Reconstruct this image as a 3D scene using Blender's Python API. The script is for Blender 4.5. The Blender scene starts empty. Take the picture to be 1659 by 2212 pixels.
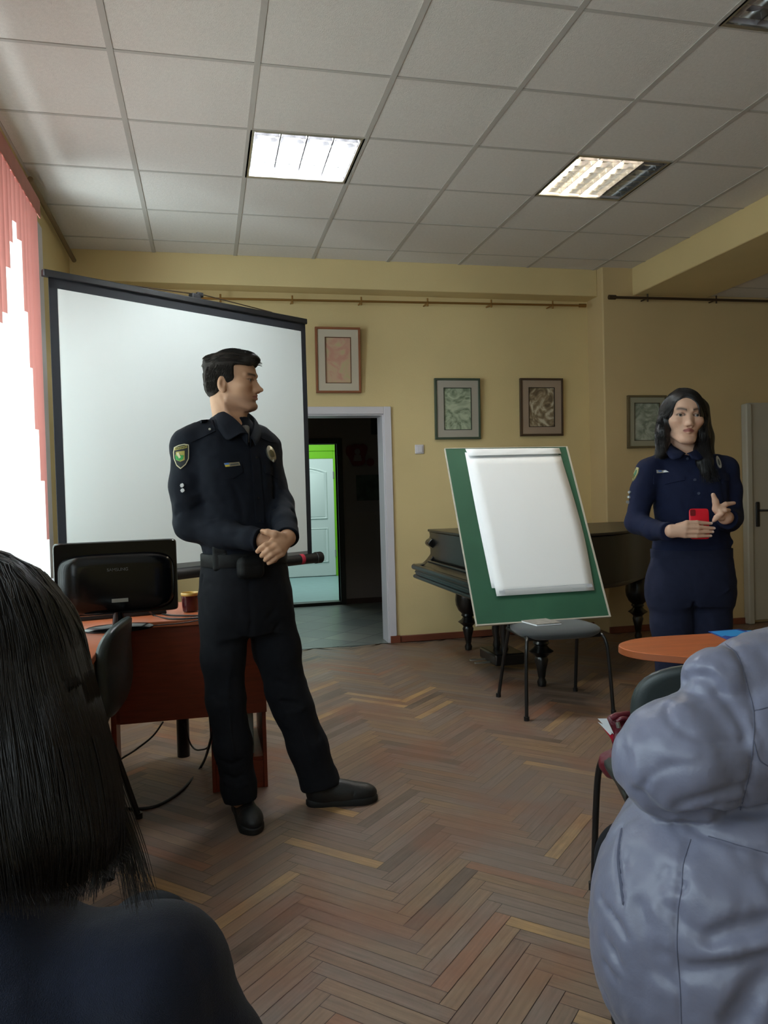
import bpy, bmesh, math, random
import numpy as np
from mathutils import Vector, Matrix
from mathutils.bvhtree import BVHTree
PI = math.pi
R = math.radians
scene = bpy.context.scene
COL = scene.collection

# ------------------------------------------------------------------ camera
FPX = 1672.52
PITCH, YAW, ROLL = -0.0242, -0.2244, -0.0275
CAM = np.array([0.9291, -3.3877, 1.2469])
ZC = 3.0989                                   # ceiling height

def _rot(p, y, r):
    cy, sy = math.cos(y), math.sin(y)
    Rz = np.array([[cy, sy, 0], [-sy, cy, 0], [0, 0, 1]])
    cp, sp = math.cos(p), math.sin(p)
    Rx = np.array([[1, 0, 0], [0, cp, sp], [0, -sp, cp]])
    B = np.array([[1, 0, 0], [0, 0, -1], [0, 1, 0]])
    cr, sr = math.cos(r), math.sin(r)
    Rr = np.array([[cr, -sr, 0], [sr, cr, 0], [0, 0, 1]])
    return Rr @ B @ Rx @ Rz
RW = _rot(PITCH, YAW, ROLL)                    # world -> camera (x right, y down, z forward)

def ray(u, v):
    return RW.T @ np.array([(u - 829.5) / FPX, (v - 1106.0) / FPX, 1.0])
def at(u, v, d):                               # point of the room seen at a pixel, d metres deep
    return CAM + ray(u, v) * d
def on_z(u, v, z):
    r = ray(u, v); return CAM + r * ((z - CAM[2]) / r[2])
def on_y(u, v, y):
    r = ray(u, v); return CAM + r * ((y - CAM[1]) / r[1])

cam_data = bpy.data.cameras.new('camera')
cam = bpy.data.objects.new('camera', cam_data)
COL.objects.link(cam)
cam_data.sensor_fit = 'VERTICAL'
cam_data.sensor_height = 24.0
cam_data.lens = 24.0 * FPX / 2212.0
cam_data.clip_start = 0.02
M = Matrix([list(RW[0]), list(-RW[1]), list(-RW[2])]).transposed().to_4x4()
M.translation = Vector(CAM)
cam.matrix_world = M
scene.camera = cam

# ------------------------------------------------------------------ light and exposure
scene.view_settings.view_transform = 'Standard'
scene.view_settings.look = 'None'
scene.view_settings.exposure = 0.0
scene.view_settings.gamma = 1.0
scene.view_settings.use_curve_mapping = False
scene.cycles.use_denoising = True
scene.cycles.max_bounces = 8
scene.cycles.diffuse_bounces = 5
scene.cycles.sample_clamp_indirect = 6.0

world = bpy.data.worlds.new('sky')
scene.world = world
world.use_nodes = True
bg = world.node_tree.nodes['Background']
bg.inputs[0].default_value = (0.75, 0.88, 1.0, 1)
bg.inputs[1].default_value = 1.2

def area(name, loc, target, sx, sy, power, color):
    l = bpy.data.lights.new(name, 'AREA')
    l.shape = 'RECTANGLE'; l.size = sx; l.size_y = sy
    l.energy = power; l.color = color
    o = bpy.data.objects.new(name, l); COL.objects.link(o)
    o.location = loc
    o.rotation_euler = (Vector(target) - Vector(loc)).to_track_quat('-Z', 'Y').to_euler()
    return o
DAY = (0.82, 0.93, 1.0)
area('daylight_near_screen', (-0.75, 0.05, 1.9), (3, -0.2, 1.2), 2.2, 2.2, 190, DAY)
area('daylight_beside_camera', (-0.75, -2.6, 1.9), (3, -2.4, 1.1), 2.2, 2.2, 80, DAY)
area('daylight_behind_camera', (-0.75, -5.2, 1.9), (3, -4.4, 1.1), 2.2, 2.2, 80, DAY)
area('ceiling_fill_light', (-1.0, -0.3, 0.5), (0.6, -0.3, 2.6), 2.6, 1.2, 70, DAY)  # fill added low outside to brighten the ceiling, in place of ground bounce
area('next_room_lamp', (2.3, 7.0, 2.7), (2.3, 7.0, 0), 1.2, 1.2, 45, (0.80, 1.0, 0.98))

# ------------------------------------------------------------------ materials
def lin(c):
    return tuple(((x / 12.92) if x <= 0.04045 else ((x + 0.055) / 1.055) ** 2.4) for x in c)
def s(r, g, b):
    return lin((r / 255, g / 255, b / 255))

def mat(name, col, rough=0.6, metal=0.0, spec=0.5, var=0.0, vscale=8.0, bump=0.0, bscale=200.0,
        sheen=0.0, coat=0.0, emit=None, estr=0.0, trans=0.0, attr=None, stretch=None):
    m = bpy.data.materials.new(name); m.use_nodes = True
    nt = m.node_tree; N = nt.nodes; L = nt.links
    b = N['Principled BSDF']
    b.inputs['Base Color'].default_value = (*col, 1)
    b.inputs['Roughness'].default_value = rough
    b.inputs['Metallic'].default_value = metal
    b.inputs['Specular IOR Level'].default_value = spec
    b.inputs['Sheen Weight'].default_value = sheen
    b.inputs['Coat Weight'].default_value = coat
    if trans: b.inputs['Transmission Weight'].default_value = trans
    if emit:
        b.inputs['Emission Color'].default_value = (*emit, 1); b.inputs['Emission Strength'].default_value = estr
    tc = N.new('ShaderNodeTexCoord')
    src = tc.outputs['Object']
    if stretch:
        mp = N.new('ShaderNodeMapping'); mp.inputs['Scale'].default_value = stretch
        L.new(src, mp.inputs[0]); src = mp.outputs[0]
    base = None
    if attr:
        a = N.new('ShaderNodeAttribute'); a.attribute_name = attr; base = a.outputs['Color']
        L.new(base, b.inputs['Base Color'])
    if var:
        n = N.new('ShaderNodeTexNoise'); n.inputs['Scale'].default_value = vscale; n.inputs['Detail'].default_value = 5
        L.new(src, n.inputs['Vector'])
        mr = N.new('ShaderNodeMapRange')
        mr.inputs[1].default_value = 0.3; mr.inputs[2].default_value = 0.7
        mr.inputs[3].default_value = 1 - var; mr.inputs[4].default_value = 1 + var
        L.new(n.outputs['Fac'], mr.inputs[0])
        mx = N.new('ShaderNodeMix'); mx.data_type = 'RGBA'; mx.blend_type = 'MULTIPLY'
        mx.inputs[0].default_value = 1.0
        if base: L.new(base, mx.inputs[6])
        else: mx.inputs[6].default_value = (*col, 1)
        L.new(mr.outputs[0], mx.inputs[7]); L.new(mx.outputs[2], b.inputs['Base Color'])
    if bump:
        n = N.new('ShaderNodeTexNoise'); n.inputs['Scale'].default_value = bscale; n.inputs['Detail'].default_value = 3
        L.new(src, n.inputs['Vector'])
        bp = N.new('ShaderNodeBump'); bp.inputs['Strength'].default_value = bump; bp.inputs['Distance'].default_value = 0.004
        L.new(n.outputs['Fac'], bp.inputs['Height']); L.new(bp.outputs[0], b.inputs['Normal'])
    return m

def sheer(name, col, tw=0.5):
    m = bpy.data.materials.new(name); m.use_nodes = True
    nt = m.node_tree; nt.nodes.clear()
    o = nt.nodes.new('ShaderNodeOutputMaterial'); mx = nt.nodes.new('ShaderNodeMixShader')
    d = nt.nodes.new('ShaderNodeBsdfDiffuse'); t = nt.nodes.new('ShaderNodeBsdfTranslucent')
    d.inputs[0].default_value = (*col, 1); t.inputs[0].default_value = (*col, 1)
    mx.inputs[0].default_value = tw
    nt.links.new(d.outputs[0], mx.inputs[1]); nt.links.new(t.outputs[0], mx.inputs[2]); nt.links.new(mx.outputs[0], o.inputs[0])
    return m
def pane_mat(name):
    m = bpy.data.materials.new(name); m.use_nodes = True
    nt = m.node_tree; nt.nodes.clear()
    o = nt.nodes.new('ShaderNodeOutputMaterial'); mx = nt.nodes.new('ShaderNodeMixShader')
    d = nt.nodes.new('ShaderNodeBsdfTransparent'); g = nt.nodes.new('ShaderNodeBsdfGlossy')
    d.inputs[0].default_value = (0.95, 0.98, 0.97, 1); g.inputs['Roughness'].default_value = 0.03
    mx.inputs[0].default_value = 0.07
    nt.links.new(d.outputs[0], mx.inputs[1]); nt.links.new(g.outputs[0], mx.inputs[2]); nt.links.new(mx.outputs[0], o.inputs[0])
    return m

MT = {}
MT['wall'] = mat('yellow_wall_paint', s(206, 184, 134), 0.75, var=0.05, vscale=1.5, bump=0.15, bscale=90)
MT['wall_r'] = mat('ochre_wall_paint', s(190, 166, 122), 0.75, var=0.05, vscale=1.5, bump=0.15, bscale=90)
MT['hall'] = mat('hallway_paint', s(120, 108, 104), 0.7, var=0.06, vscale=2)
MT['white'] = mat('white_gloss_paint', s(205, 200, 205), 0.45, var=0.03, vscale=3)
MT['doorwhite'] = mat('white_door_paint', s(215, 222, 218), 0.45)
MT['greydoor'] = mat('old_white_door', s(172, 166, 152), 0.5, var=0.04, vscale=3)
MT['green'] = mat('lime_green_paint', s(120, 190, 20), 0.5)
MT['blackframe'] = mat('black_door_frame', s(26, 26, 24), 0.4)
MT['skirt'] = mat('red_brown_skirting', s(110, 58, 40), 0.45, var=0.2, vscale=6)
MT['tile'] = mat('mineral_ceiling_tile', s(212, 205, 198), 0.9, var=0.04, vscale=60, bump=0.5, bscale=220)
MT['tbar'] = mat('ceiling_grid_metal', s(176, 170, 163), 0.55)
MT['void'] = mat('dark_void', s(18, 16, 15), 0.9)
MT['brass'] = mat('old_brass', s(150, 112, 60), 0.4, metal=0.7)
MT['darkrod'] = mat('dark_bronze', s(62, 46, 30), 0.5, metal=0.3)
MT['black'] = mat('black_plastic', s(20, 20, 22), 0.45)
MT['gloss'] = mat('gloss_black_plastic', s(8, 8, 10), 0.18, spec=0.35)
MT['blackmetal'] = mat('black_enamelled_steel', s(20, 19, 20), 0.35)
MT['chairfab'] = mat('charcoal_seat_fabric', s(58, 62, 64), 0.9, var=0.12, vscale=300, bump=0.3, bscale=500, sheen=0.2)
MT['leather'] = mat('dark_green_black_vinyl', s(38, 46, 46), 0.42, bump=0.1, bscale=350)
MT['screenfab'] = mat('matte_white_screen', s(226, 232, 230), 0.85)
MT['screenblk'] = mat('black_screen_border', s(20, 23, 30), 0.7)
MT['piano'] = mat('black_piano_lacquer', s(14, 13, 13), 0.28, coat=0.15, var=0.2, vscale=5)
MT['ivory'] = mat('ivory_keys', s(210, 200, 180), 0.4)
MT['board'] = mat('green_board_paint', s(40, 88, 66), 0.6, var=0.10, vscale=4)
MT['boardrim'] = mat('pale_board_edge', s(190, 184, 170), 0.6)
MT['paper'] = mat('white_flipchart_paper', s(249, 250, 252), 0.8)
MT['greyink'] = mat('grey_print', s(186, 190, 198), 0.8)
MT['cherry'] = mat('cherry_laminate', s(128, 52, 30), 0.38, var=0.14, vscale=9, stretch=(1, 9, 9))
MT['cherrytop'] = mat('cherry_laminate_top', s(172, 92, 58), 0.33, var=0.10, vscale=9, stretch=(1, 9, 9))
MT['alder'] = mat('orange_alder_laminate', s(196, 104, 56), 0.42, var=0.09, vscale=7, stretch=(1, 6, 6))
MT['alder_edge'] = mat('alder_edge_band', s(150, 78, 38), 0.5)
MT['silver'] = mat('silver_metal', s(190, 188, 180), 0.3, metal=0.9)
MT['chrome'] = mat('bright_reflector', s(225, 225, 225), 0.16, metal=1.0)
MT['casegrey'] = mat('grey_computer_case', s(150, 158, 156), 0.5)

# ------------------------------------------------------------------ object helpers
def thing(name, label, cat, loc=(0, 0, 0), rotz=0.0, group=None):
    o = bpy.data.objects.new(name, None); COL.objects.link(o)
    o.location = loc; o.rotation_euler = (0, 0, rotz); o.empty_display_size = 0.1
    o['label'] = label; o['category'] = cat
    if group: o['group'] = group
    return o
def tag(o, label, cat, group=None):
    o['label'] = label; o['category'] = cat
    if group: o['group'] = group
    return o
def struct(o):
    o['kind'] = 'structure'; return o

class MB:
    """collects shapes into one mesh; faces carry a material index"""
    def __init__(self): self.v = []; self.f = []; self.mi = []; self.T = None
    def add(self, vs, fs, mi=0):
        k = len(self.v)
        if self.T is not None: vs = [tuple(self.T @ Vector(p)) for p in vs]
        self.v += [tuple(p) for p in vs]; self.f += [tuple(i + k for i in f) for f in fs]; self.mi += [mi] * len(fs)
        return self
    def box(self, x0, x1, y0, y1, z0, z1, mi=0):
        return self.add([(x0, y0, z0), (x1, y0, z0), (x1, y1, z0), (x0, y1, z0), (x0, y0, z1), (x1, y0, z1), (x1, y1, z1), (x0, y1, z1)],
                        [(0, 3, 2, 1), (4, 5, 6, 7), (0, 1, 5, 4), (1, 2, 6, 5), (2, 3, 7, 6), (3, 0, 4, 7)], mi)
    def tube(self, pts, r, n=10, mi=0, caps=True, flat=None):
        pts = [Vector(p) for p in pts]; rs = r if isinstance(r, (list, tuple)) else [r] * len(pts)
        vs = []; fs = []; up = None
        for i, p in enumerate(pts):
            t = (pts[min(i + 1, len(pts) - 1)] - pts[max(i - 1, 0)]).normalized()
            if up is None:
                up = Vector((0, 0, 1)) if abs(t.z) < 0.9 else Vector((1, 0, 0))
            a = t.cross(up)
            if a.length < 1e-6: a = t.orthogonal()
            a.normalize(); b = a.cross(t).normalized(); up = b
            for k in range(n):
                w = 2 * PI * k / n
                vs.append(p + a * (math.cos(w) * rs[i]) + b * (math.sin(w) * rs[i] * (flat or 1)))
        for i in range(len(pts) - 1):
            for k in range(n):
                fs.append((i * n + k, i * n + (k + 1) % n, (i + 1) * n + (k + 1) % n, (i + 1) * n + k))
        if caps:
            fs.append(tuple(range(n))[::-1]); m = (len(pts) - 1) * n; fs.append(tuple(range(m, m + n)))
        return self.add(vs, fs, mi)
    def cyl(self, a, b, r, r2=None, n=16, mi=0):
        return self.tube([a, b], [r, r if r2 is None else r2], n, mi)
    def lathe(self, c, prof, n=20, mi=0):
        vs = []; fs = []
        for (r, z) in prof:
            for k in range(n):
                w = 2 * PI * k / n; vs.append((c[0] + r * math.cos(w), c[1] + r * math.sin(w), c[2] + z))
        for i in range(len(prof) - 1):
            for k in range(n): fs.append((i * n + k, i * n + (k + 1) % n, (i + 1) * n + (k + 1) % n, (i + 1) * n + k))
        fs.append(tuple(range(n))[::-1]); m = (len(prof) - 1) * n; fs.append(tuple(range(m, m + n)))
        return self.add(vs, fs, mi)
    def prism(self, poly, fn, t0, t1, mi=0):
        """poly of 2-D points, fn(a, b, t) -> 3-D point"""
        n = len(poly)
        vs = [fn(a, b, t0) for a, b in poly] + [fn(a, b, t1) for a, b in poly]
        fs = [tuple(range(n))[::-1], tuple(range(n, 2 * n))] + [(i, (i + 1) % n, n + (i + 1) % n, n + i) for i in range(n)]
        return self.add(vs, fs, mi)
    def rings(self, rings, mi=0, cap0=True, cap1=True, closed=True):
        n = len(rings[0]); vs = [p for r_ in rings for p in r_]; fs = []
        for i in range(len(rings) - 1):
            for k in range(n if closed else n - 1): fs.append((i * n + k, i * n + (k + 1) % n, (i + 1) * n + (k + 1) % n, (i + 1) * n + k))
        if cap0: fs.append(tuple(range(n))[::-1])
        if cap1: m = (len(rings) - 1) * n; fs.append(tuple(range(m, m + n)))
        return self.add(vs, fs, mi)
    def build(self, name, mats, parent=None, bevel=0.0, smooth=True, sharp=0.7, seg=2):
        me = bpy.data.meshes.new(name)
        me.from_pydata(self.v, [], self.f)
        bm = bmesh.new(); bm.from_mesh(me); bmesh.ops.recalc_face_normals(bm, faces=bm.faces); bm.to_mesh(me); bm.free()
        for m in (mats if isinstance(mats, (list, tuple)) else [mats]): me.materials.append(m)
        if len(me.materials) > 1: me.polygons.foreach_set('material_index', self.mi)
        if smooth:
            me.polygons.foreach_set('use_smooth', [True] * len(me.polygons)); me.set_sharp_from_angle(angle=sharp)
        me.update()
        o = bpy.data.objects.new(name, me); COL.objects.link(o)
        if parent: o.parent = parent
        if bevel:
            b = o.modifiers.new('bevel', 'BEVEL'); b.width = bevel; b.segments = seg; b.limit_method = 'ANGLE'
        return o

def superellipse(w, h, n=40, e=4.0):
    out = []
    for k in range(n):
        t = 2 * PI * k / n; c, q = math.cos(t), math.sin(t)
        out.append((w * math.copysign(abs(c) ** (2 / e), c), h * math.copysign(abs(q) ** (2 / e), q)))
    return out
def spline(pts, per=6, closed=False):
    """Catmull-Rom through points of any dimension"""
    P = [np.array(p, float) for p in pts]; n = len(P); out = []
    for i in range(n if closed else n - 1):
        p0 = P[(i - 1) % n] if closed or i > 0 else 2 * P[0] - P[1]
        p1 = P[i]; p2 = P[(i + 1) % n]
        p3 = P[(i + 2) % n] if closed or i + 2 < n else 2 * P[-1] - P[-2]
        for k in range(per):
            t = k / per
            out.append(0.5 * (2 * p1 + (p2 - p0) * t + (2 * p0 - 5 * p1 + 4 * p2 - p3) * t * t + (3 * p1 - p0 - 3 * p2 + p3) * t ** 3))
    if not closed: out.append(P[-1])
    return out
def dup(root, loc, rotz, label, group=None):
    r_ = root.copy(); COL.objects.link(r_); r_.location = loc; r_.rotation_euler = (0, 0, rotz); r_['label'] = label
    if group: r_['group'] = group
    for ch in list(root.children):
        c = ch.copy(); COL.objects.link(c); c.parent = r_
        for g in list(ch.children):
            d = g.copy(); COL.objects.link(d); d.parent = c
    return r_
# ================================================================== THE ROOM
YF, YB, YP = 2.87, 2.685, 2.60        # far wall, beam face over it, pilaster / right wall
XB0, XB1, ZB = 4.52, 5.23, 2.87       # ceiling beam
# floor: herringbone parquet, one mesh
def parquet():
    Lk, Wk, k = 0.40, 0.05, 8
    rnd = random.Random(5)
    pal = [s(130, 106, 88), s(124, 103, 90), s(134, 108, 86), s(118, 98, 86), s(138, 111, 86), s(128, 100, 80), s(126, 108, 97)]
    vs, fs, cols, uvs = [], [], [], []
    c45 = math.sqrt(0.5)
    def put(x, y, lx, ly, horiz):
        q = [(x, y), (x + lx, y), (x + lx, y + ly), (x, y + ly)]
        g = 0.0009
        q = [(x + g, y + g), (x + lx - g, y + g), (x + lx - g, y + ly - g), (x + g, y + ly - g)]
        w = [(c45 * (a - b) + 1.475, c45 * (a + b) - 1.0) for a, b in q]
        cx = sum(p[0] for p in w) / 4; cy = sum(p[1] for p in w) / 4
        if not (0 < cx < 7.0 and -6.0 < cy < YF + 0.1): return
        w = [(min(max(a, 0.0), 7.0), min(b, YF)) for a, b in w]
        n = len(vs); vs.extend([(a, b, 0.0) for a, b in w]); fs.append((n, n + 1, n + 2, n + 3))
        c = np.array(rnd.choice(pal)); t = rnd.random()
        if t < 0.045: c = np.array(s(172, 136, 92))
        elif t < 0.08: c = np.array(s(142, 98, 72))
        elif t < 0.13: c = np.array(s(100, 82, 71))
        c = c * rnd.uniform(0.9, 1.1)
        cols.extend([tuple(c)] * 4)
        o = rnd.random() * 50
        uv = [(0, 0), (lx, 0), (lx, ly), (0, ly)] if horiz else [(0, 0), (0, lx), (ly, lx), (ly, 0)]
        uvs.extend([(a + o, b + o * 0.37) for a, b in uv])
    for m in range(-14, 15):
        for i in range(-150, 151):
            put(i * Wk + 2 * Lk * m, i * Wk, Lk, Wk, True)
            put(Lk + i * Wk + 2 * Lk * m, (i - k + 1) * Wk, Wk, Lk, False)
    n = len(vs)
    vs.extend([(0, -6, -0.004), (7, -6, -0.004), (7, YF, -0.004), (0, YF, -0.004)]); fs.append((n, n + 1, n + 2, n + 3))
    cols.extend([s(30, 22, 18)] * 4); uvs.extend([(0, 0)] * 4)
    me = bpy.data.meshes.new('floor'); me.from_pydata(vs, [], fs)
    ca = me.color_attributes.new('plank', 'FLOAT_COLOR', 'CORNER')
    uvl = me.uv_layers.new(name='grain')
    idx = [l.vertex_index for l in me.loops]
    for li, vi in enumerate(idx):
        ca.data[li].color = (*cols[vi], 1); uvl.data[li].uv = uvs[vi]
    m = bpy.data.materials.new('worn_parquet'); m.use_nodes = True
    nt = m.node_tree; N = nt.nodes; L = nt.links; b = N['Principled BSDF']
    a = N.new('ShaderNodeAttribute'); a.attribute_name = 'plank'
    uv = N.new('ShaderNodeUVMap'); uv.uv_map = 'grain'
    mp = N.new('ShaderNodeMapping'); mp.inputs['Scale'].default_value = (6, 90, 1); L.new(uv.outputs[0], mp.inputs[0])
    g = N.new('ShaderNodeTexNoise'); g.inputs['Scale'].default_value = 1.0; g.inputs['Detail'].default_value = 6; L.new(mp.outputs[0], g.inputs['Vector'])
    mr = N.new('ShaderNodeMapRange'); mr.inputs[1].default_value = 0.25; mr.inputs[2].default_value = 0.75; mr.inputs[3].default_value = 0.72; mr.inputs[4].default_value = 1.25
    L.new(g.outputs['Fac'], mr.inputs[0])
    mx = N.new('ShaderNodeMix'); mx.data_type = 'RGBA'; mx.blend_type = 'MULTIPLY'; mx.inputs[0].default_value = 1
    L.new(a.outputs['Color'], mx.inputs[6]); L.new(mr.outputs[0], mx.inputs[7])
    # trodden grey patches where the varnish has gone
    tc = N.new('ShaderNodeTexCoord'); w = N.new('ShaderNodeTexNoise'); w.inputs['Scale'].default_value = 1.3; w.inputs['Detail'].default_value = 7; w.inputs['Roughness'].default_value = 0.65
    L.new(tc.outputs['Object'], w.inputs['Vector'])
    wr = N.new('ShaderNodeMapRange'); wr.inputs[1].default_value = 0.42; wr.inputs[2].default_value = 0.68; wr.inputs[3].default_value = 0.0; wr.inputs[4].default_value = 0.75
    L.new(w.outputs['Fac'], wr.inputs[0])
    m2 = N.new('ShaderNodeMix'); m2.data_type = 'RGBA'; L.new(wr.outputs[0], m2.inputs[0]); L.new(mx.outputs[2], m2.inputs[6]); m2.inputs[7].default_value = (*s(122, 108, 100), 1)
    w2 = N.new('ShaderNodeTexNoise'); w2.inputs['Scale'].default_value = 2.4; w2.inputs['Detail'].default_value = 6
    ofs = N.new('ShaderNodeMapping'); ofs.inputs['Location'].default_value = (7, 3, 0); L.new(tc.outputs['Object'], ofs.inputs[0]); L.new(ofs.outputs[0], w2.inputs['Vector'])
    r2 = N.new('ShaderNodeMapRange'); r2.inputs[1].default_value = 0.5; r2.inputs[2].default_value = 0.72; r2.inputs[3].default_value = 0.0; r2.inputs[4].default_value = 0.7
    L.new(w2.outputs['Fac'], r2.inputs[0])
    m3 = N.new('ShaderNodeMix'); m3.data_type = 'RGBA'; L.new(r2.outputs[0], m3.inputs[0]); L.new(m2.outputs[2], m3.inputs[6]); m3.inputs[7].default_value = (*s(128, 80, 56), 1)
    L.new(m3.outputs[2], b.inputs['Base Color'])
    rr = N.new('ShaderNodeMapRange'); rr.inputs[3].default_value = 0.38; rr.inputs[4].default_value = 0.62; L.new(w.outputs['Fac'], rr.inputs[0]); L.new(rr.outputs[0], b.inputs['Roughness'])
    bp = N.new('ShaderNodeBump'); bp.inputs['Strength'].default_value = 0.25; bp.inputs['Distance'].default_value = 0.002; L.new(g.outputs['Fac'], bp.inputs['Height']); L.new(bp.outputs[0], b.inputs['Normal'])
    me.materials.append(m)
    o = bpy.data.objects.new('floor', me); COL.objects.link(o); struct(o)
parquet()

# door in the far wall
DX0, DX1, DZ = 1.42, 2.374, 1.90
# wall at the far end, open where the door is
b = MB()
b.box(-0.3, DX0 - 0.0, YF, YF + 0.18, 0, ZC + 0.4); b.box(DX1, 4.24, YF, YF + 0.18, 0, ZC + 0.4); b.box(DX0, DX1, YF, YF + 0.18, DZ, ZC + 0.4)
struct(b.build('wall_far', MT['wall']))
struct(MB().box(0, 4.236, YB, YF + 0.01, 2.875, ZC + 0.3).build('trim_1', MT['wall'], bevel=0.006))          # beam along the far wall
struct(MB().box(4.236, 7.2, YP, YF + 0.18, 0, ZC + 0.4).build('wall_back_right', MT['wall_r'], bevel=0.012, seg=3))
struct(MB().box(XB0, XB1, -6.3, YP + 0.02, ZB, ZC + 0.3).build('trim_2', MT['wall'], bevel=0.008))            # beam in the ceiling
# left wall with three window openings
WIN = [(-0.95, 1.46), (-3.65, -1.65), (-6.2, -4.25)]
W0, W1 = 0.80, 2.82
b = MB(); ys = [YF + 0.18]
b.box(-0.32, 0, 1.46, YF + 0.18, 0, ZC + 0.4); b.box(-0.32, 0, -1.65, -0.95, 0, ZC + 0.4); b.box(-0.32, 0, -4.25, -3.65, 0, ZC + 0.4); b.box(-0.32, 0, -6.5, -6.2, 0, ZC + 0.4)
for a, c in WIN: b.box(-0.32, 0, a, c, 0, W0); b.box(-0.32, 0, a, c, W1, ZC + 0.4)
struct(b.build('wall_left', MT['wall']))
for i, (a, c) in enumerate(WIN):
    f = MB(); x0, x1 = -0.24, -0.17
    for q in (a, c - 0.07, (a + c) / 2 - 0.035): f.box(x0, x1, q, q + 0.07, W0, W1)
    f.box(x0, x1, a, c, W0, W0 + 0.07); f.box(x0, x1, a, c, W1 - 0.07, W1)
    fo = struct(f.build('window_%d' % (i + 1), MT['white'], bevel=0.006))
    MB().box(-0.21, -0.20, a + 0.06, c - 0.06, W0 + 0.06, W1 - 0.06).build('pane', pane_mat('window_glass_%d' % i), fo)
    MB().box(-0.18, 0.07, a - 0.03, c + 0.03, W0 - 0.045, W0).build('window_sill', MT['white'], fo, bevel=0.008)
    MB().box(-0.18, 0.004, c, c + 0.012, W0, W1).box(-0.18, 0.004, a - 0.012, a, W0, W1).build('window_reveal', MT['white'], fo)
struct(MB().box(-0.005, 0.014, 1.45, 1.645, 0.70, 2.90).build('trim_3', MT['white'], bevel=0.004))             # white casing at the window's edge
# right and rear walls close the room
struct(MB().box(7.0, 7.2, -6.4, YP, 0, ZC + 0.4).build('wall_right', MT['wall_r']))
struct(MB().box(-0.3, 7.2, -6.5, -6.3, 0, ZC + 0.4).build('wall_rear', MT['wall']))
struct(MB().box(-0.3, 7.2, -6.5, YF + 0.2, -0.2, -0.01).build('floor_slab', MT['void']))
struct(MB().box(-0.3, 7.2, -6.5, YF + 0.2, ZC + 0.3, ZC + 0.4).build('ceiling_slab', MT['void']))
# skirting
struct(MB().box(DX1 + 0.065, 4.236, YF - 0.018, YF, 0, 0.055).box(4.236, 5.56, YP - 0.018, YP, 0, 0.055).build('baseboard_far', MT['skirt'], bevel=0.004))
struct(MB().box(0, 0.018, -6.2, YF, 0, 0.055).box(0.018, DX0 - 0.06, YF - 0.018, YF, 0, 0.055).build('baseboard_left', MT['skirt'], bevel=0.004))

# suspended ceiling: tiles and T-bars; lamp cells stay open
LAMPS = {(2, 1): 'a', (5, 1): 'b', (5, -2): 'c'}         # (column, row) of 0.6 m cells
b = MB(); t = MB()
rnd = random.Random(3)
for ci in range(0, 8):
    for rj in range(-11, 5):
        x0, x1 = ci * 0.6, min(ci * 0.6 + 0.6, XB0); y0, y1 = rj * 0.6, min(rj * 0.6 + 0.6, YB)
        if x0 >= XB0 or y0 >= YB or (ci, rj) in LAMPS: continue
        dz = rnd.uniform(0.0, 0.003)
        b.box(x0 + 0.008, x1 - 0.004, y0 + 0.008, y1 - 0.004, ZC + dz, ZC + dz + 0.015)
b.build('ceiling', MT['tile'])['kind'] = 'structure'
for ci in range(0, 8):
    t.box(ci * 0.6 - 0.013, ci * 0.6 + 0.013, -6.3, YB, ZC - 0.002, ZC + 0.03)
for rj in range(-10, 5):
    t.box(0, XB0, rj * 0.6 - 0.009, rj * 0.6 + 0.009, ZC - 0.001, ZC + 0.03)
struct(t.build('trim_7', MT['tbar']))
# lower ceiling right of the beam
b = MB(); t = MB(); ZR = ZB + 0.016
for ci in range(0, 4):
    for rj in range(-11, 5):
        x0 = XB1 + ci * 0.6; y0 = rj * 0.6 - 0.1; y1 = min(y0 + 0.6, YP)
        if x0 > 7 or y0 > YP: continue
        b.box(x0 + 0.01, min(x0 + 0.59, 7.0), y0 + 0.01, y1 - 0.01, ZR, ZR + 0.015)
struct(b.build('ceiling_right', MT['tile']))
for ci in range(0, 4): t.box(XB1 + ci * 0.6 - 0.012, XB1 + ci * 0.6 + 0.012, -6.3, YP, ZR - 0.002, ZR + 0.03)
for rj in range(-10, 5): t.box(XB1, 7.0, rj * 0.6 - 0.11, rj * 0.6 - 0.09, ZR - 0.001, ZR + 0.03)
struct(t.build('trim_8', MT['tbar']))

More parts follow.
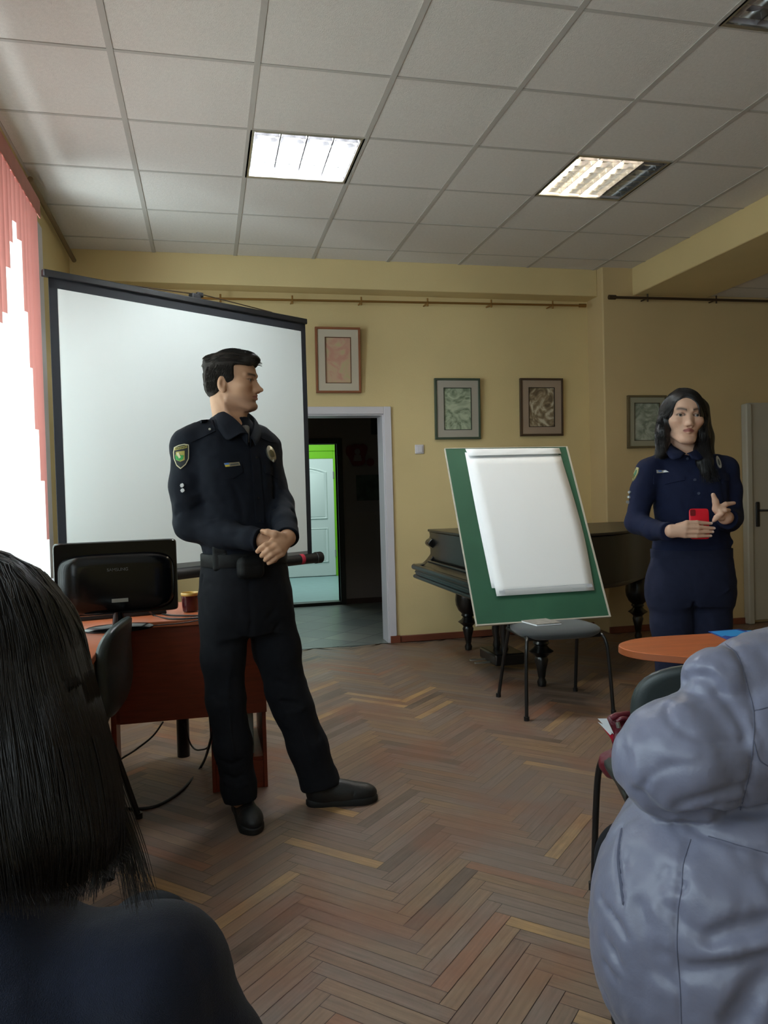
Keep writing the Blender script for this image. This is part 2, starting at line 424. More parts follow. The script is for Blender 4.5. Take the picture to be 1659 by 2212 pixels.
# recessed louvre lamps
def lamp(cell, label, lit, col, strength):
    x, y = cell[0] * 0.6 + 0.3, cell[1] * 0.6 + 0.3
    r_ = thing('ceiling_lamp', label, 'ceiling lamp', (x, y, ZC), 0, 'recessed ceiling lamps')
    h = 0.285
    k = MB()
    k.box(-h, h, -h, h, 0.085, 0.09)
    for a in (-1, 1): k.box(min(a * h, a * (h - .004)), max(a * h, a * (h - .004)), -h, h, 0, 0.088); k.box(-h, h, min(a * h, a * (h - .004)), max(a * h, a * (h - .004)), 0, 0.088)
    k.build('housing', MT['white'], r_)
    fr = MB()
    for a in (-1, 1): fr.box(min(a * .296, a * .276), max(a * .296, a * .276), -.296, .296, -0.002, 0.006); fr.box(-.276, .276, min(a * .296, a * .276), max(a * .296, a * .276), -0.002, 0.006)
    fr.build('frame', MT['silver'], r_)
    on = mat('tube_glow', (1, 1, 1), emit=col, estr=strength); off = mat('tube_off', s(210, 210, 205), 0.4)
    for i in range(4):
        tx = -0.207 + i * 0.138
        tb = MB().cyl((tx, -0.262, 0.055), (tx, 0.262, 0.055), 0.013, n=12).build('tube', on if lit[i] else off, r_)
        MB().cyl((tx, -0.272, 0.055), (tx, -0.258, 0.055), 0.017).cyl((tx, 0.258, 0.055), (tx, 0.272, 0.055), 0.017).build('socket', MT['white'], tb)
        # curved reflector over and beside each tube
        pr = [(-0.066, 0.006), (-0.062, 0.03), (-0.05, 0.055), (-0.028, 0.074), (0, 0.080), (0.028, 0.074), (0.05, 0.055), (0.062, 0.03), (0.066, 0.006)]
        mbr = MB(); mbr.rings([[(tx + a, yy, zz) for a, zz in pr] for yy in (-0.272, 0.272)], cap0=False, cap1=False, closed=False)
        mbr.build('reflector', MT['chrome'], r_)
        lv = MB()
        for q in range(7):
            yy = -0.235 + q * 0.0783
            pl = [(-0.064, 0.004), (-0.03, 0.018), (0.03, 0.018), (0.064, 0.004), (0.05, 0.046), (0.0, 0.036), (-0.05, 0.046)]
            pl = [(-0.064, 0.002), (0.064, 0.002), (0.058, 0.04), (0.02, 0.03), (-0.02, 0.03), (-0.058, 0.04)]
            lv.prism(pl, lambda a, bb, tt, yy=yy, tx=tx: (tx + a, yy + tt, bb), -0.0015, 0.0015)
        lv.build('louvre', MT['chrome'], r_)
    return r_
lamp((2, 1), 'fully lit cold white recessed louvre lamp in the ceiling above the projection screen', (1, 1, 1, 1), (0.90, 0.97, 1.0), 150)
lamp((5, 1), 'warm yellowish recessed louvre ceiling lamp with three tubes lit and one strip dark', (1, 1, 1, 0), (1.0, 0.86, 0.62), 60)
lamp((5, -2), 'unlit silvery recessed louvre ceiling lamp, the only dark one of the three', (0, 0, 0, 0), (1, 1, 1), 1)

# door casing of the far door
f = MB()
f.box(DX1, DX1 + 0.062, YF - 0.02, YF + 0.0, 0, DZ + 0.062); f.box(DX0 - 0.062, DX0, YF - 0.02, YF, 0, DZ + 0.062); f.box(DX0, DX1, YF - 0.02, YF, DZ, DZ + 0.062)
f.box(DX1 - 0.012, DX1 + 0.001, YF - 0.01, YF + 0.19, 0, DZ); f.box(DX0 - 0.001, DX0 + 0.012, YF - 0.01, YF + 0.19, 0, DZ); f.box(DX0, DX1, YF - 0.01, YF + 0.19, DZ - 0.012, DZ + 0.001)
struct(f.build('door_1', MT['white'], bevel=0.004))
struct(MB().box(DX1 + 0.005, DX1 + 0.09, YF - 0.03, YF - 0.005, 0, 0.06).build('trim_4', MT['skirt'], bevel=0.004))

# hallway behind it
HY = 5.27
BX0, BX1, BZ = 1.0, 2.375, 1.82
def checker_floor(name, x0, x1, y0, y1, cols, sz):
    m = bpy.data.materials.new(name); m.use_nodes = True
    nt = m.node_tree; N = nt.nodes; L = nt.links; b_ = N['Principled BSDF']
    tc = N.new('ShaderNodeTexCoord'); mp = N.new('ShaderNodeMapping'); mp.inputs['Rotation'].default_value = (0, 0, R(45)); mp.inputs['Scale'].default_value = (1 / sz,) * 3
    L.new(tc.outputs['Object'], mp.inputs[0])
    br = N.new('ShaderNodeTexBrick'); br.offset = 0; br.inputs['Scale'].default_value = 1; br.inputs['Brick Width'].default_value = 1; br.inputs['Row Height'].default_value = 1
    br.inputs['Color1'].default_value = (*cols[0], 1); br.inputs['Color2'].default_value = (*cols[1], 1); br.inputs['Mortar'].default_value = (*cols[2], 1); br.inputs['Mortar Size'].default_value = 0.02
    L.new(mp.outputs[0], br.inputs[0]); L.new(br.outputs[0], b_.inputs['Base Color']); b_.inputs['Roughness'].default_value = 0.35
    return struct(MB().box(x0, x1, y0, y1, -0.05, 0.0).build('floor_back', m))
checker_floor('grey_floor_tiles', 0.4, 5.0, YF, HY, (s(128, 128, 118), s(92, 98, 96), s(66, 66, 62)), 0.33)
w = MB(); w.box(0.4, BX0, HY, HY + 0.12, 0, 3.0); w.box(BX1, 5.0, HY, HY + 0.12, 0, 3.0); w.box(BX0, BX1, HY, HY + 0.12, BZ, 3.0)
w.box(0.3, 0.4, YF + 0.18, HY, 0, 3.0); w.box(5.0, 5.1, YF + 0.18, HY, 0, 3.0)
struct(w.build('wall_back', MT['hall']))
struct(MB().box(0.3, 5.1, YF + 0.1, HY + 0.1, 2.6, 2.65).build('ceiling_back', MT['hall']))
struct(MB().box(BX1 + 0.06, 5.0, HY - 0.015, HY, 0, 0.06).build('baseboard_back', mat('dark_skirting', s(60, 38, 32), 0.5)))
f = MB(); f.box(BX1, BX1 + 0.062, HY - 0.02, HY + 0.13, 0, BZ + 0.06); f.box(BX0 - 0.06, BX0, HY - 0.02, HY + 0.13, 0, BZ + 0.06); f.box(BX0, BX1, HY - 0.02, HY + 0.13, BZ, BZ + 0.06); f.box(BX0, BX1, HY - 0.02, HY + 0.13, 0, 0.035)
struct(f.build('door_2', MT['blackframe'], bevel=0.004))
# the bright room past the hallway
RY = 8.4
struct(MB().box(-0.5, 4.6, HY + 0.12, RY + 0.1, -0.05, 0.0).build('floor_next_room', mat('pale_aqua_floor', s(150, 178, 178), 0.4, var=0.05)))
w = MB(); w.box(-0.5, 4.6, RY, RY + 0.1, 0, 3.0); w.box(-0.6, -0.5, HY + 0.12, RY, 0, 3.0); w.box(4.5, 4.6, HY + 0.12, RY, 0, 3.0)
struct(w.build('wall_next_room', mat('pale_room_paint', s(205, 214, 205), 0.7)))
struct(MB().box(-0.6, 4.6, HY + 0.1, RY + 0.1, 2.95, 3.0).build('ceiling_next_room', MT['white']))
f = MB(); f.box(2.83, 3.02, RY - 0.05, RY, 0, 2.05); f.box(1.85, 2.0, RY - 0.05, RY, 0, 2.05); f.box(2.0, 2.83, RY - 0.05, RY, 1.80, 2.05)
f.box(1.85, 3.02, RY - 0.06, RY - 0.045, 1.915, 1.925)
struct(f.build('trim_5', MT['green'], bevel=0.006))
d = MB(); d.box(2.0, 2.83, RY - 0.045, RY - 0.005, 0.01, 1.80)
dl = struct(d.build('door_3', MT['doorwhite'], bevel=0.004))
# raised panels of the white door: an arched upper one and a lower one
def ring_panel(x0, x1, z0, z1, arch):
    top = [(x1 - (x1 - x0) * k / 10, z1 + arch * math.sin(PI * k / 10)) for k in range(11)]
    out = [(x0, z0), (x1, z0)] + top
    cx, cz = (x0 + x1) / 2, (z0 + z1) / 2
    inn = [(cx + (a - cx) * 0.86, cz + (b_ - cz) * 0.92) for a, b_ in out]
    inn2 = [(cx + (a - cx) * 0.82, cz + (b_ - cz) * 0.90) for a, b_ in out]
    y = RY - 0.045
    return MB().rings([[(a, y, b_) for a, b_ in out], [(a, y - 0.016, b_) for a, b_ in [(cx + (a - cx) * .95, cz + (b_ - cz) * .97) for a, b_ in out]], [(a, y - 0.003, b_) for a, b_ in inn], [(a, y - 0.012, b_) for a, b_ in inn2]], cap0=False)
ring_panel(2.1, 2.73, 0.88, 1.60, 0.07).build('panel', MT['doorwhite'], dl)
ring_panel(2.1, 2.73, 0.22, 0.74, 0.0).build('panel', MT['doorwhite'], dl)
h = MB(); h.cyl((2.832, RY - 0.05, 1.5), (2.832, RY - 0.05, 1.6), 0.012); h.cyl((2.832, RY - 0.05, 0.3), (2.832, RY - 0.05, 0.4), 0.012)
h.build('hinge', MT['silver'], dl)

# hallway wall: a red ornament and a poster
ro = thing('wall_ornament', 'dark red ornament with a grey figure on the hallway wall', 'ornament', (2.61, HY, 1.69))
sh = [(-.13, .06), (-.11, .105), (-.06, .11), (-.03, .125), (.03, .12), (.075, .125), (.115, .09), (.11, .03), (.085, -.03), (.09, -.09), (.04, -.12), (-.05, -.12), (-.075, -.08), (-.10, -.02), (-.125, .01)]
MB().prism([tuple(p) for p in spline(sh, 3, True)], lambda a, c, t_: (a, t_, c), -0.02, 0.0).build('plaque', mat('dark_red_felt', s(104, 32, 36), 0.8), ro)
g = MB(); g.lathe((0, 0, 0), [(0.001, -0.03), (0.04, -0.027), (0.045, -0.02)], 20)
g2 = MB(); g2.prism([(-.035 + 0, 0), (.035, 0), (.05, -.07), (-.05, -.07)], lambda a, c, t_: (a, t_, c), -0.03, -0.018)
g2.prism([(0.032 * math.cos(k * PI / 10), 0.035 + 0.036 * math.sin(k * PI / 10)) for k in range(20)], lambda a, c, t_: (a, t_, c), -0.03, -0.018)
g2.build('figure', mat('grey_felt', s(120, 106, 106), 0.8), ro)
MB().prism([(0.15 + 0.045 * math.cos(k * PI / 8), -0.085 + 0.045 * math.sin(k * PI / 8)) for k in range(16)], lambda a, c, t_: (a, t_, c), -0.012, 0.0).build('rosette', mat('dull_red_felt', s(98, 38, 38), 0.8), ro)
po = thing('poster', 'dark landscape poster with pale border on the hallway wall', 'poster', (2.86, HY, 1.30))
MB().box(-.40, .40, -0.006, 0, -.26, .26).build('backing', mat('pale_mount', s(116, 106, 104), 0.8), po)
MB().box(-.27, .27, -0.012, -0.006, -.13, .16).build('print', mat('dark_print', s(50, 62, 52), 0.6, var=0.7, vscale=9), po)
tag(MB().box(2.78, 3.05, HY - 0.012, HY, 1.92, 2.12).build('notice', mat('dark_notice', s(40, 44, 44), 0.6, var=0.3, vscale=12)), 'small dark notice high on the hallway wall in the doorway', 'notice')

# right-hand door of the room
d = MB(); d.box(5.60, 6.5, YP - 0.045, YP - 0.005, 0.03, 1.955)
do = struct(d.build('door_4', MT['greydoor'], bevel=0.005))
f = MB(); f.box(5.555, 5.615, YP - 0.075, YP, 0, 1.945); f.box(6.5, 6.56, YP - 0.075, YP, 0, 1.945)
struct(f.build('trim_6', MT['greydoor'], bevel=0.012))
h = MB(); h.box(5.655, 5.69, YP - 0.06, YP - 0.045, 0.86, 1.08)
ho = h.build('door_handle', MT['black'], do, bevel=0.006)
MB().tube([(5.673, YP - 0.06, 1.005), (5.673, YP - 0.10, 1.005), (5.69, YP - 0.115, 1.005), (5.80, YP - 0.115, 1.0)], 0.010, 10).build('lever', MT['black'], ho)

# light switch
sw = thing('light_switch', 'white wall switch beside the open doorway', 'switch', (2.674, YF, 1.607))
MB().box(-.038, .038, -0.012, 0, -.038, .038).build('plate', MT['white'], sw, bevel=0.005)
MB().box(-.026, .026, -0.018, -0.010, -.028, .028).build('rocker', MT['white'], sw, bevel=0.004)

# curtain rods
def rod(name, label, p0, p1, r_, m, yw, nb):
    t_ = thing(name, label, 'curtain rod', p0)
    q = Vector(p1) - Vector(p0)
    MB().tube([(0, 0, 0), q], r_, 10).build('pole', m, t_)
    fb = MB()
    for a in (Vector((0, 0, 0)), q): fb.cyl(a - q.normalized() * 0.03, a + q.normalized() * 0.03, r_ * 1.8, n=12)
    fb.build('finial', m, t_)
    for i in range(nb):
        c = q * ((i + 0.5) / nb)
        MB().tube([c, (c.x, yw - p0[1], c.z)], 0.006, 8).cyl((c.x, c.y, c.z - 0.03), (c.x, c.y, c.z + 0.035), 0.007).build('bracket', m, t_)
rod('curtain_rod', 'long thin brass curtain rod along the yellow far wall over the pictures', (0.25, 2.75, 2.775), (4.13, 2.75, 2.812), 0.009, MT['brass'], YF, 7)
rod('curtain_rod', 'dark curtain rod on the shaded wall under the thick ceiling beam', (4.27, 2.5, 2.825), (6.9, 2.5, 2.842), 0.011, MT['darkrod'], YP, 4)

tag(MB().tube(spline([(0.035, 1.25, 3.035), (0.035, 1.9, 3.03), (0.035, 2.45, 3.02), (0.05, 2.60, 2.99)], 5), 0.016, 10).build('pipe', mat('dusty_brown_pipe', s(112, 94, 66), 0.7)), 'thin brown pipe in the ceiling corner above the projection screen', 'pipe')
# framed pictures, generic abstract prints
def art_mat(name, c1, c2, c3, sc, dist, seed):
    m = bpy.data.materials.new(name); m.use_nodes = True
    nt = m.node_tree; N = nt.nodes; L = nt.links; b_ = N['Principled BSDF']
    tc = N.new('ShaderNodeTexCoord'); mp = N.new('ShaderNodeMapping'); mp.inputs['Location'].default_value = (seed, seed * 0.7, seed * 1.3)
    L.new(tc.outputs['Object'], mp.inputs[0])
    n = N.new('ShaderNodeTexNoise'); n.inputs['Scale'].default_value = sc; n.inputs['Detail'].default_value = 6; n.inputs['Distortion'].default_value = dist; L.new(mp.outputs[0], n.inputs['Vector'])
    r_ = N.new('ShaderNodeValToRGB'); e = r_.color_ramp
    e.elements[0].position = 0.36; e.elements[0].color = (*c1, 1); e.elements[1].position = 0.66; e.elements[1].color = (*c3, 1)
    x = e.elements.new(0.5); x.color = (*c2, 1)
    L.new(n.outputs['Fac'], r_.inputs[0]); L.new(r_.outputs[0], b_.inputs['Base Color']); b_.inputs['Roughness'].default_value = 0.6
    return m
def picture(label, x0, x1, z0, z1, yw, fcol, mcol, art, fw=0.018, mw=0.06, tilt=0.03, dep=0.03):
    w_, h_ = (x1 - x0) / 2, (z1 - z0) / 2
    t_ = thing('framed_picture', label, 'picture', ((x0 + x1) / 2, yw, (z0 + z1) / 2), 0, 'framed pictures on the yellow walls')
    def T(a, c, y): return (a, y - dep - (c + h_) * tilt, c)     # the top leans out from the wall
    fr = MB()
    for (a0, a1, c0, c1) in ((-w_, w_, h_ - fw, h_), (-w_, w_, -h_, -h_ + fw), (-w_, -w_ + fw, -h_ + fw, h_ - fw), (w_ - fw, w_, -h_ + fw, h_ - fw)):
        vs = [T(a0, c0, 0), T(a1, c0, 0), T(a1, c1, 0), T(a0, c1, 0), T(a0, c0, dep - .004), T(a1, c0, dep - .004), T(a1, c1, dep - .004), T(a0, c1, dep - .004)]
        fr.add(vs, [(0, 3, 2, 1), (4, 5, 6, 7), (0, 1, 5, 4), (1, 2, 6, 5), (2, 3, 7, 6), (3, 0, 4, 7)])
    fr.build('frame', mat('frame_paint', fcol, 0.45, var=0.1), t_, bevel=0.002)
    def slab(w0, h0, y0, y1):
        vs = [T(a, c, y) for y in (y0, y1) for a, c in ((-w0, -h0), (w0, -h0), (w0, h0), (-w0, h0))]
        return MB().add(vs, [(3, 2, 1, 0), (4, 5, 6, 7), (0, 1, 5, 4), (1, 2, 6, 5), (2, 3, 7, 6), (3, 0, 4, 7)])
    mt_ = MB(); i0, i1 = w_ - fw, h_ - fw; j0, j1 = w_ - fw - mw, h_ - fw - mw
    o_ = [T(a, c, 0.008) for a, c in ((-i0, -i1), (i0, -i1), (i0, i1), (-i0, i1))]; n_ = [T(a, c, 0.008) for a, c in ((-j0, -j1), (j0, -j1), (j0, j1), (-j0, j1))]; k_ = [T(a, c, 0.018) for a, c in ((-j0, -j1), (j0, -j1), (j0, j1), (-j0, j1))]
    mt_.rings([o_, n_, k_], cap0=False, cap1=False); mt_.build('mount', mat('mount_board', mcol, 0.7), t_, smooth=False)
    lip = MB()
    lw = 0.005
    for (a0, a1, c0, c1) in ((-j0, j0, j1 - lw, j1), (-j0, j0, -j1, -j1 + lw), (-j0, -j0 + lw, -j1, j1), (j0 - lw, j0, -j1, j1)):
        vs = [T(a, c, y) for y in (0.006, 0.017) for a, c in ((a0, c0), (a1, c0), (a1, c1), (a0, c1))]
        lip.add(vs, [(3, 2, 1, 0), (4, 5, 6, 7), (0, 1, 5, 4), (1, 2, 6, 5), (2, 3, 7, 6), (3, 0, 4, 7)])
    lip.build('inner_fillet', mat('fillet', tuple(x * 0.45 for x in fcol), 0.5), t_)
    slab(j0, j1, 0.015, 0.018).build('print', art, t_)
picture('pink abstract picture in a red-brown frame above the open doorway', 1.818, 2.188, 2.072, 2.598, YF, s(132, 78, 48), s(190, 178, 158), art_mat('pink_relief', s(190, 142, 122), s(192, 158, 130), s(180, 168, 124), 9, 1.5, 3), tilt=0.055)
picture('pale green swirling picture in a dark green frame above the light switch', 2.811, 3.212, 1.685, 2.195, YF, s(58, 70, 56), s(158, 150, 138), art_mat('green_swirl', s(104, 116, 92), s(142, 152, 128), s(170, 176, 150), 7, 3.5, 11))
picture('brown and cream picture in a dark brown frame above the green board', 3.574, 3.972, 1.705, 2.20, YF, s(66, 48, 32), s(150, 130, 112), art_mat('brown_relief', s(96, 80, 58), s(134, 116, 90), s(188, 178, 156), 8, 2.5, 23))
picture('grey green picture in a brown frame partly behind the dark-haired woman', 4.432, 4.80, 1.572, 2.02, YP, s(92, 80, 54), s(140, 136, 116), art_mat('grey_relief', s(110, 118, 104), s(140, 146, 132), s(166, 168, 156), 9, 2.5, 31), mw=0.045)

# vertical blinds on the near-screen window
bl = thing('vertical_blinds', 'vertical window blinds, dusty pink above and sheer white below', 'blinds', (0.10, 0.0, 0.0))
MB().box(-0.035, 0.0, -1.0, 1.10, 2.80, 2.86).build('head_rail', MT['white'], bl, bevel=0.006)
MB().box(0.0, 0.006, -1.0, 1.115, 2.775, 2.87).build('pelmet', mat('pink_pelmet', s(178, 112, 96), 0.7, var=0.1), bl, bevel=0.002)
pink = sheer('dusty_pink_slat', s(206, 140, 130), 0.16); sheerw = sheer('sheer_white_slat', s(240, 242, 234), 0.5)
edge = [1.05, 1.36, 1.62, 1.92, 2.18, 2.50, 2.56, 2.44, 2.30, 2.08, 2.02, 2.12, 2.30, 2.42, 2.46, 2.40, 2.24, 2.02, 2.02, 2.20, 2.40, 2.50, 2.36, 2.1, 1.8, 1.5]
for i in range(26):
    y = 1.0 - i * 0.081; z1 = edge[i]
    a = R(28 + 4 * math.sin(i * 1.7)); hw = 0.0445
    dx, dy = math.sin(a) * hw, math.cos(a) * hw
    k = MB(); n_ = 8
    for (za, zb, mi) in ((0.84, z1, 1), (z1, 2.79, 0)):
        q0 = [(-0.018 + dx * (2 * j / n_ - 1) + 0.006 * math.sin(PI * j / n_), y + dy * (2 * j / n_ - 1), za) for j in range(n_ + 1)]
        k.rings([q0, [(p[0], p[1], zb) for p in q0]], mi=mi, cap0=False, cap1=False, closed=False)
    k.build('slat', [pink, sheerw], bl)
# ================================================================== FURNITURE
# ---- projection screen on a tripod
e = np.array([1.485, 0.995, 0]); e /= np.linalg.norm(e); nrm = np.array([e[1], -e[0], 0])     # nrm points to the viewer
SO = np.array([0.149, 1.022, 0.0]); SW = 1.787
def SP(a, z, n=0.0): return tuple(e * a + nrm * n + np.array([0, 0, z]))
sc_ = thing('projection_screen', 'white projection screen with black border on a tripod, behind the standing man', 'projection screen', tuple(SO))
def sbox(mb, a0, a1, z0, z1, n0, n1, mi=0):
    return mb.add([SP(a, z, n) for n in (n0, n1) for a, z in ((a0, z0), (a1, z0), (a1, z1), (a0, z1))], [(3, 2, 1, 0), (4, 5, 6, 7), (0, 1, 5, 4), (1, 2, 6, 5), (2, 3, 7, 6), (3, 0, 4, 7)], mi)
sbox(MB(), 0.045, SW - 0.04, 0.86, 2.385, 0.0, 0.003).build('fabric', MT['screenfab'], sc_)
k = MB()
sbox(k, 0, 0.045, 0.80, 2.44, -0.001, 0.004); sbox(k, SW - 0.04, SW, 0.80, 2.44, -0.001, 0.004); sbox(k, 0, SW, 2.385, 2.44, -0.001, 0.004)
k.build('border', MT['screenblk'], sc_)
sbox(MB(), 0.045, SW - 0.04, 0.825, 0.86, -0.001, 0.004).build('lower_band', mat('grey_border', s(120, 122, 120), 0.7), sc_)
k = MB(); sbox(k, -0.03, SW + 0.01, 2.438, 2.475, -0.018, 0.018); k.build('top_bar', MT['black'], sc_, bevel=0.005)
k = MB(); k.tube([SP(-0.03, 0.79), SP(SW + 0.055, 0.805)], 0.036, 20); k.tube([SP(SW + 0.03, 0.805), SP(SW + 0.085, 0.8055)], 0.041, 20); k.build('casing', MT['black'], sc_, bevel=0.004)
k = MB(); k.tube([SP(SW - 0.115, 0.805, 0.0), SP(SW - 0.085, 0.805, 0.0)], 0.0372, 20); k.build('red_sticker', mat('red_sticker', s(170, 40, 60), 0.6), sc_)
k = MB(); k.tube([SP(0.93, 0.42, -0.05), SP(0.93, 2.50, -0.05)], 0.013, 12); k.tube([SP(0.93, 0.42, -0.05), SP(0.93, 1.3, -0.05)], 0.017, 12); k.build('pole', MT['blackmetal'], sc_)
k = MB(); sbox(k, 0.90, 0.965, 2.46, 2.515, -0.07, -0.025); sbox(k, 0.945, 0.99, 2.50, 2.53, -0.06, -0.035); k.build('hook', MT['black'], sc_, bevel=0.006)
k = MB(); k.tube([SP(0.39, 2.473, 0), SP(0.92, 2.515, -0.05)], 0.0035, 6); k.tube([SP(0.97, 2.522, -0.05), SP(1.50, 2.478, 0)], 0.0035, 6); k.build('cord', MT['darkrod'], sc_)
for q in range(3):
    w_ = R(90 + 120 * q); d_ = (math.cos(w_) * 0.36, math.sin(w_) * 0.36)
    k = MB(); p0 = Vector(SP(0.93, 0.47, -0.05)); k.tube([p0, p0 + Vector((d_[0], d_[1], -0.46))], 0.010, 8); k.build('tripod_leg', MT['blackmetal'], sc_)

# ---- grand piano
pn = thing('grand_piano', 'antique black grand piano with turned legs against the far wall behind the easel', 'piano', (2.6, 1.7, 0))
def PL(p): return (p[0] - 2.6, p[1] - 1.7, p[2])
pn_poly = [(2.63, 1.08), (3.15, 1.08)] + [tuple(p) for p in spline([(3.15, 1.08), (3.55, 1.20), (3.9, 1.5), (4.25, 1.78), (4.46, 2.05), (4.47, 2.36), (4.38, 2.47)], 6)[1:]] + [(2.63, 2.47)]
def off(poly, k_):
    cx = sum(p[0] for p in poly) / len(poly); cy = sum(p[1] for p in poly) / len(poly)
    return [(x + k_ * (1 if x > cx else -1), y + k_ * (1 if y > cy else -1)) for x, y in poly]
P3 = lambda a, c, t_: PL((a, c, t_))
MB().prism(pn_poly, P3, 0.60, 0.935).build('case', MT['piano'], pn, bevel=0.006)
MB().prism(off(pn_poly, 0.012), P3, 0.595, 0.625).build('rim_moulding', MT['piano'], pn, bevel=0.008, seg=3)
MB().prism(off(pn_poly, 0.014), P3, 0.935, 0.955).build('lid', mat('piano_lid', s(22, 19, 16), 0.35, coat=0.1), pn, bevel=0.007, seg=3)
kb = MB(); kb.box(-0.09, 0.3, -0.63, 0.79, 0.585, 0.655); kb.build('keybed', MT['piano'], pn, bevel=0.006)
km = MB(); km.tube([(-0.095, -0.64, 0.663), (-0.095, 0.80, 0.663)], 0.023, 14); km.tube([(-0.09, -0.64, 0.588), (-0.09, 0.80, 0.588)], 0.016, 12); km.tube([(-0.087, -0.63, 0.625), (-0.087, 0.79, 0.625)], 0.008, 8)
km.build('key_slip', MT['piano'], pn)
prof = [(-0.09, .65), (-0.09, .685), (-0.03, .69), (0.0, .715), (0.03, .75), (0.045, .785), (0.03, .81), (0.0, .83), (-0.008, .85), (0.005, .87), (0.03, .885), (0.035, .905), (0.03, .935), (0.2, .935), (0.2, .65)]
for y0, y1 in ((-0.625, -0.53), (0.69, 0.79)):
    MB().prism(prof, lambda a, c, t_: (a, t_, c), y0, y1).build('cheek', MT['piano'], pn, bevel=0.006)
fb = MB(); fb.prism([(-0.06, .67), (-0.02, .70), (0.08, .72), (0.10, .78), (0.11, .90), (0.16, .935), (0.2, .935), (0.2, .65), (-0.06, .65)], lambda a, c, t_: (a, t_, c), -0.53, 0.69)
fb.build('fallboard', MT['piano'], pn, bevel=0.005)
m_ = MB(); m_.tube([(0.075, -0.53, 0.735), (0.075, 0.69, 0.735)], 0.012, 10); m_.tube([(-0.005, -0.53, 0.71), (-0.005, 0.69, 0.71)], 0.009, 10); m_.build('moulding', MT['piano'], pn)
for (x0, y0, y1) in ((0.098, -0.5, 0.0), (0.098, 0.08, 0.58)):
    MB().box(x0, x0 + 0.012, y0, y1, .775, .89).build('panel', MT['piano'], pn, bevel=0.006)
lp = [(0.001, 0.0), (0.026, 0.005), (0.03, 0.03), (0.02, 0.055), (0.024, 0.065), (0.03, 0.11), (0.044, 0.17), (0.036, 0.19), (0.05, 0.205), (0.078, 0.225), (0.05, 0.245), (0.038, 0.262), (0.052, 0.275), (0.046, 0.29), (0.072, 0.315), (0.092, 0.36), (0.096, 0.40), (0.088, 0.47), (0.078, 0.495), (0.11, 0.512), (0.112, 0.53), (0.07, 0.545), (0.075, 0.565), (0.09, 0.575), (0.09, 0.60), (0.001, 0.60)]
for (x, y) in ((2.89, 2.36), (2.955, 1.14), (4.33, 2.30)):
    MB().lathe(PL((x, y, 0)), lp, 20).build('leg', MT['piano'], pn, smooth=True, sharp=0.9)
ly = MB(); ly.box(0.20, 0.42, -0.16, 0.16, 0.05, 0.13); ly.box(0.24, 0.36, -0.10, 0.10, 0.53, 0.60); lo = ly.build('pedal_lyre', MT['piano'], pn, bevel=0.015, seg=3)
for a in (-1, 1):
    MB().lathe((0.30, a * 0.07, 0), [(0.02, .12), (.03, .15), (.022, .19), (.034, .26), (.024, .33), (.036, .40), (.024, .46), (.032, .53), (.02, .55)], 14).build('upright', MT['piano'], lo)
    MB().box(0.09, 0.22, a * 0.05 - 0.014, a * 0.05 + 0.014, 0.055, 0.066).build('pedal', MT['silver'], lo, bevel=0.004)

# ---- stacking chairs
def padmesh(outline, f, prof):
    """outline 2-D; prof list of (scale, height); f(a, b, h) -> 3-D"""
    m = MB(); m.rings([[f(a * sc, b_ * sc, h) for a, b_ in outline] for sc, h in prof]); return m
def make_chair(label, loc, rotz, fab, backm=None, group='stacking chairs'):
    t_ = thing('stacking_chair', label, 'chair', loc, rotz, group)
    so = superellipse(0.235, 0.215, 44, 3.4)
    so = [(a * (1 + 0.08 * b_ / 0.215), b_) for a, b_ in so]
    def sf(a, b_, h): return (a, b_ + 0.0, 0.452 + h - 0.06 * max(0, (b_ - 0.12)) - 0.12 * (0.235 ** 2 - a * a) * 0.5)
    padmesh(so, sf, [(0.2, -.028), (0.9, -.026), (0.985, -.012), (1.0, 0.0), (0.99, .010), (0.94, .020), (0.8, .027), (0.5, .03), (0.2, .03)]).build('seat', fab, t_, sharp=1.2)
    bo = superellipse(0.225, 0.165, 44, 3.2)
    def bf(a, b_, h): return (a * (1 + .1 * b_), -0.268 - 0.22 * b_ + 0.28 * a * a - h * 1.0 + 0.02 * math.sin(b_ * 14), 0.655 + b_)
    padmesh(bo, bf, [(0.2, .020), (0.88, .020), (0.97, .015), (1.0, .005), (1.0, -.004)]).build('back_shell', MT['leather'], t_, sharp=1.2)
    padmesh(bo, bf, [(0.99, -.004), (0.97, -.014), (0.9, -.021), (0.6, -.024), (0.2, -.024)]).build('backrest', backm or fab, t_, sharp=1.2)
    for a in (-1, 1):
        fr = spline([(a * .250, .235, 0), (a * .238, .215, .30), (a * .228, .20, .40), (a * .215, .165, .432), (a * .212, .05, .432), (a * .212, -.17, .432)], 5)
        MB().tube(fr, 0.0125, 12, flat=0.8).cyl((a * .250, .235, 0), (a * .250, .235, .022), 0.015).build('leg', MT['blackmetal'], t_)
        rr = spline([(a * .245, -.27, 0), (a * .228, -.20, .25), (a * .214, -.15, .41), (a * .206, -.16, .47), (a * .19, -.205, .56), (a * .17, -.25, .70)], 5)
        MB().tube(rr, 0.0125, 12, flat=0.8).cyl((a * .245, -.27, 0), (a * .245, -.27, .022), 0.015).build('leg', MT['blackmetal'], t_)
    MB().tube([(-.21, -.12, .425), (.21, -.12, .425)], 0.011, 10).tube([(-.214, .16, .425), (.214, .16, .425)], 0.011, 10).build('crossbar', MT['blackmetal'], t_)
    return t_
CH = make_chair('charcoal stacking chair holding up the green board in front of the piano', (2.835, 0.71, 0), PI - 0.06, MT['chairfab'])
c2 = make_chair('black vinyl chair seen edge-on at the desk beside the long-haired woman', (0.335, -0.45, 0), R(84), MT['leather'], MT['leather'])
c3 = dup(c2, (2.22, -1.5136, 0), R(-19), 'black vinyl chair with the maroon bag on it at the orange table')

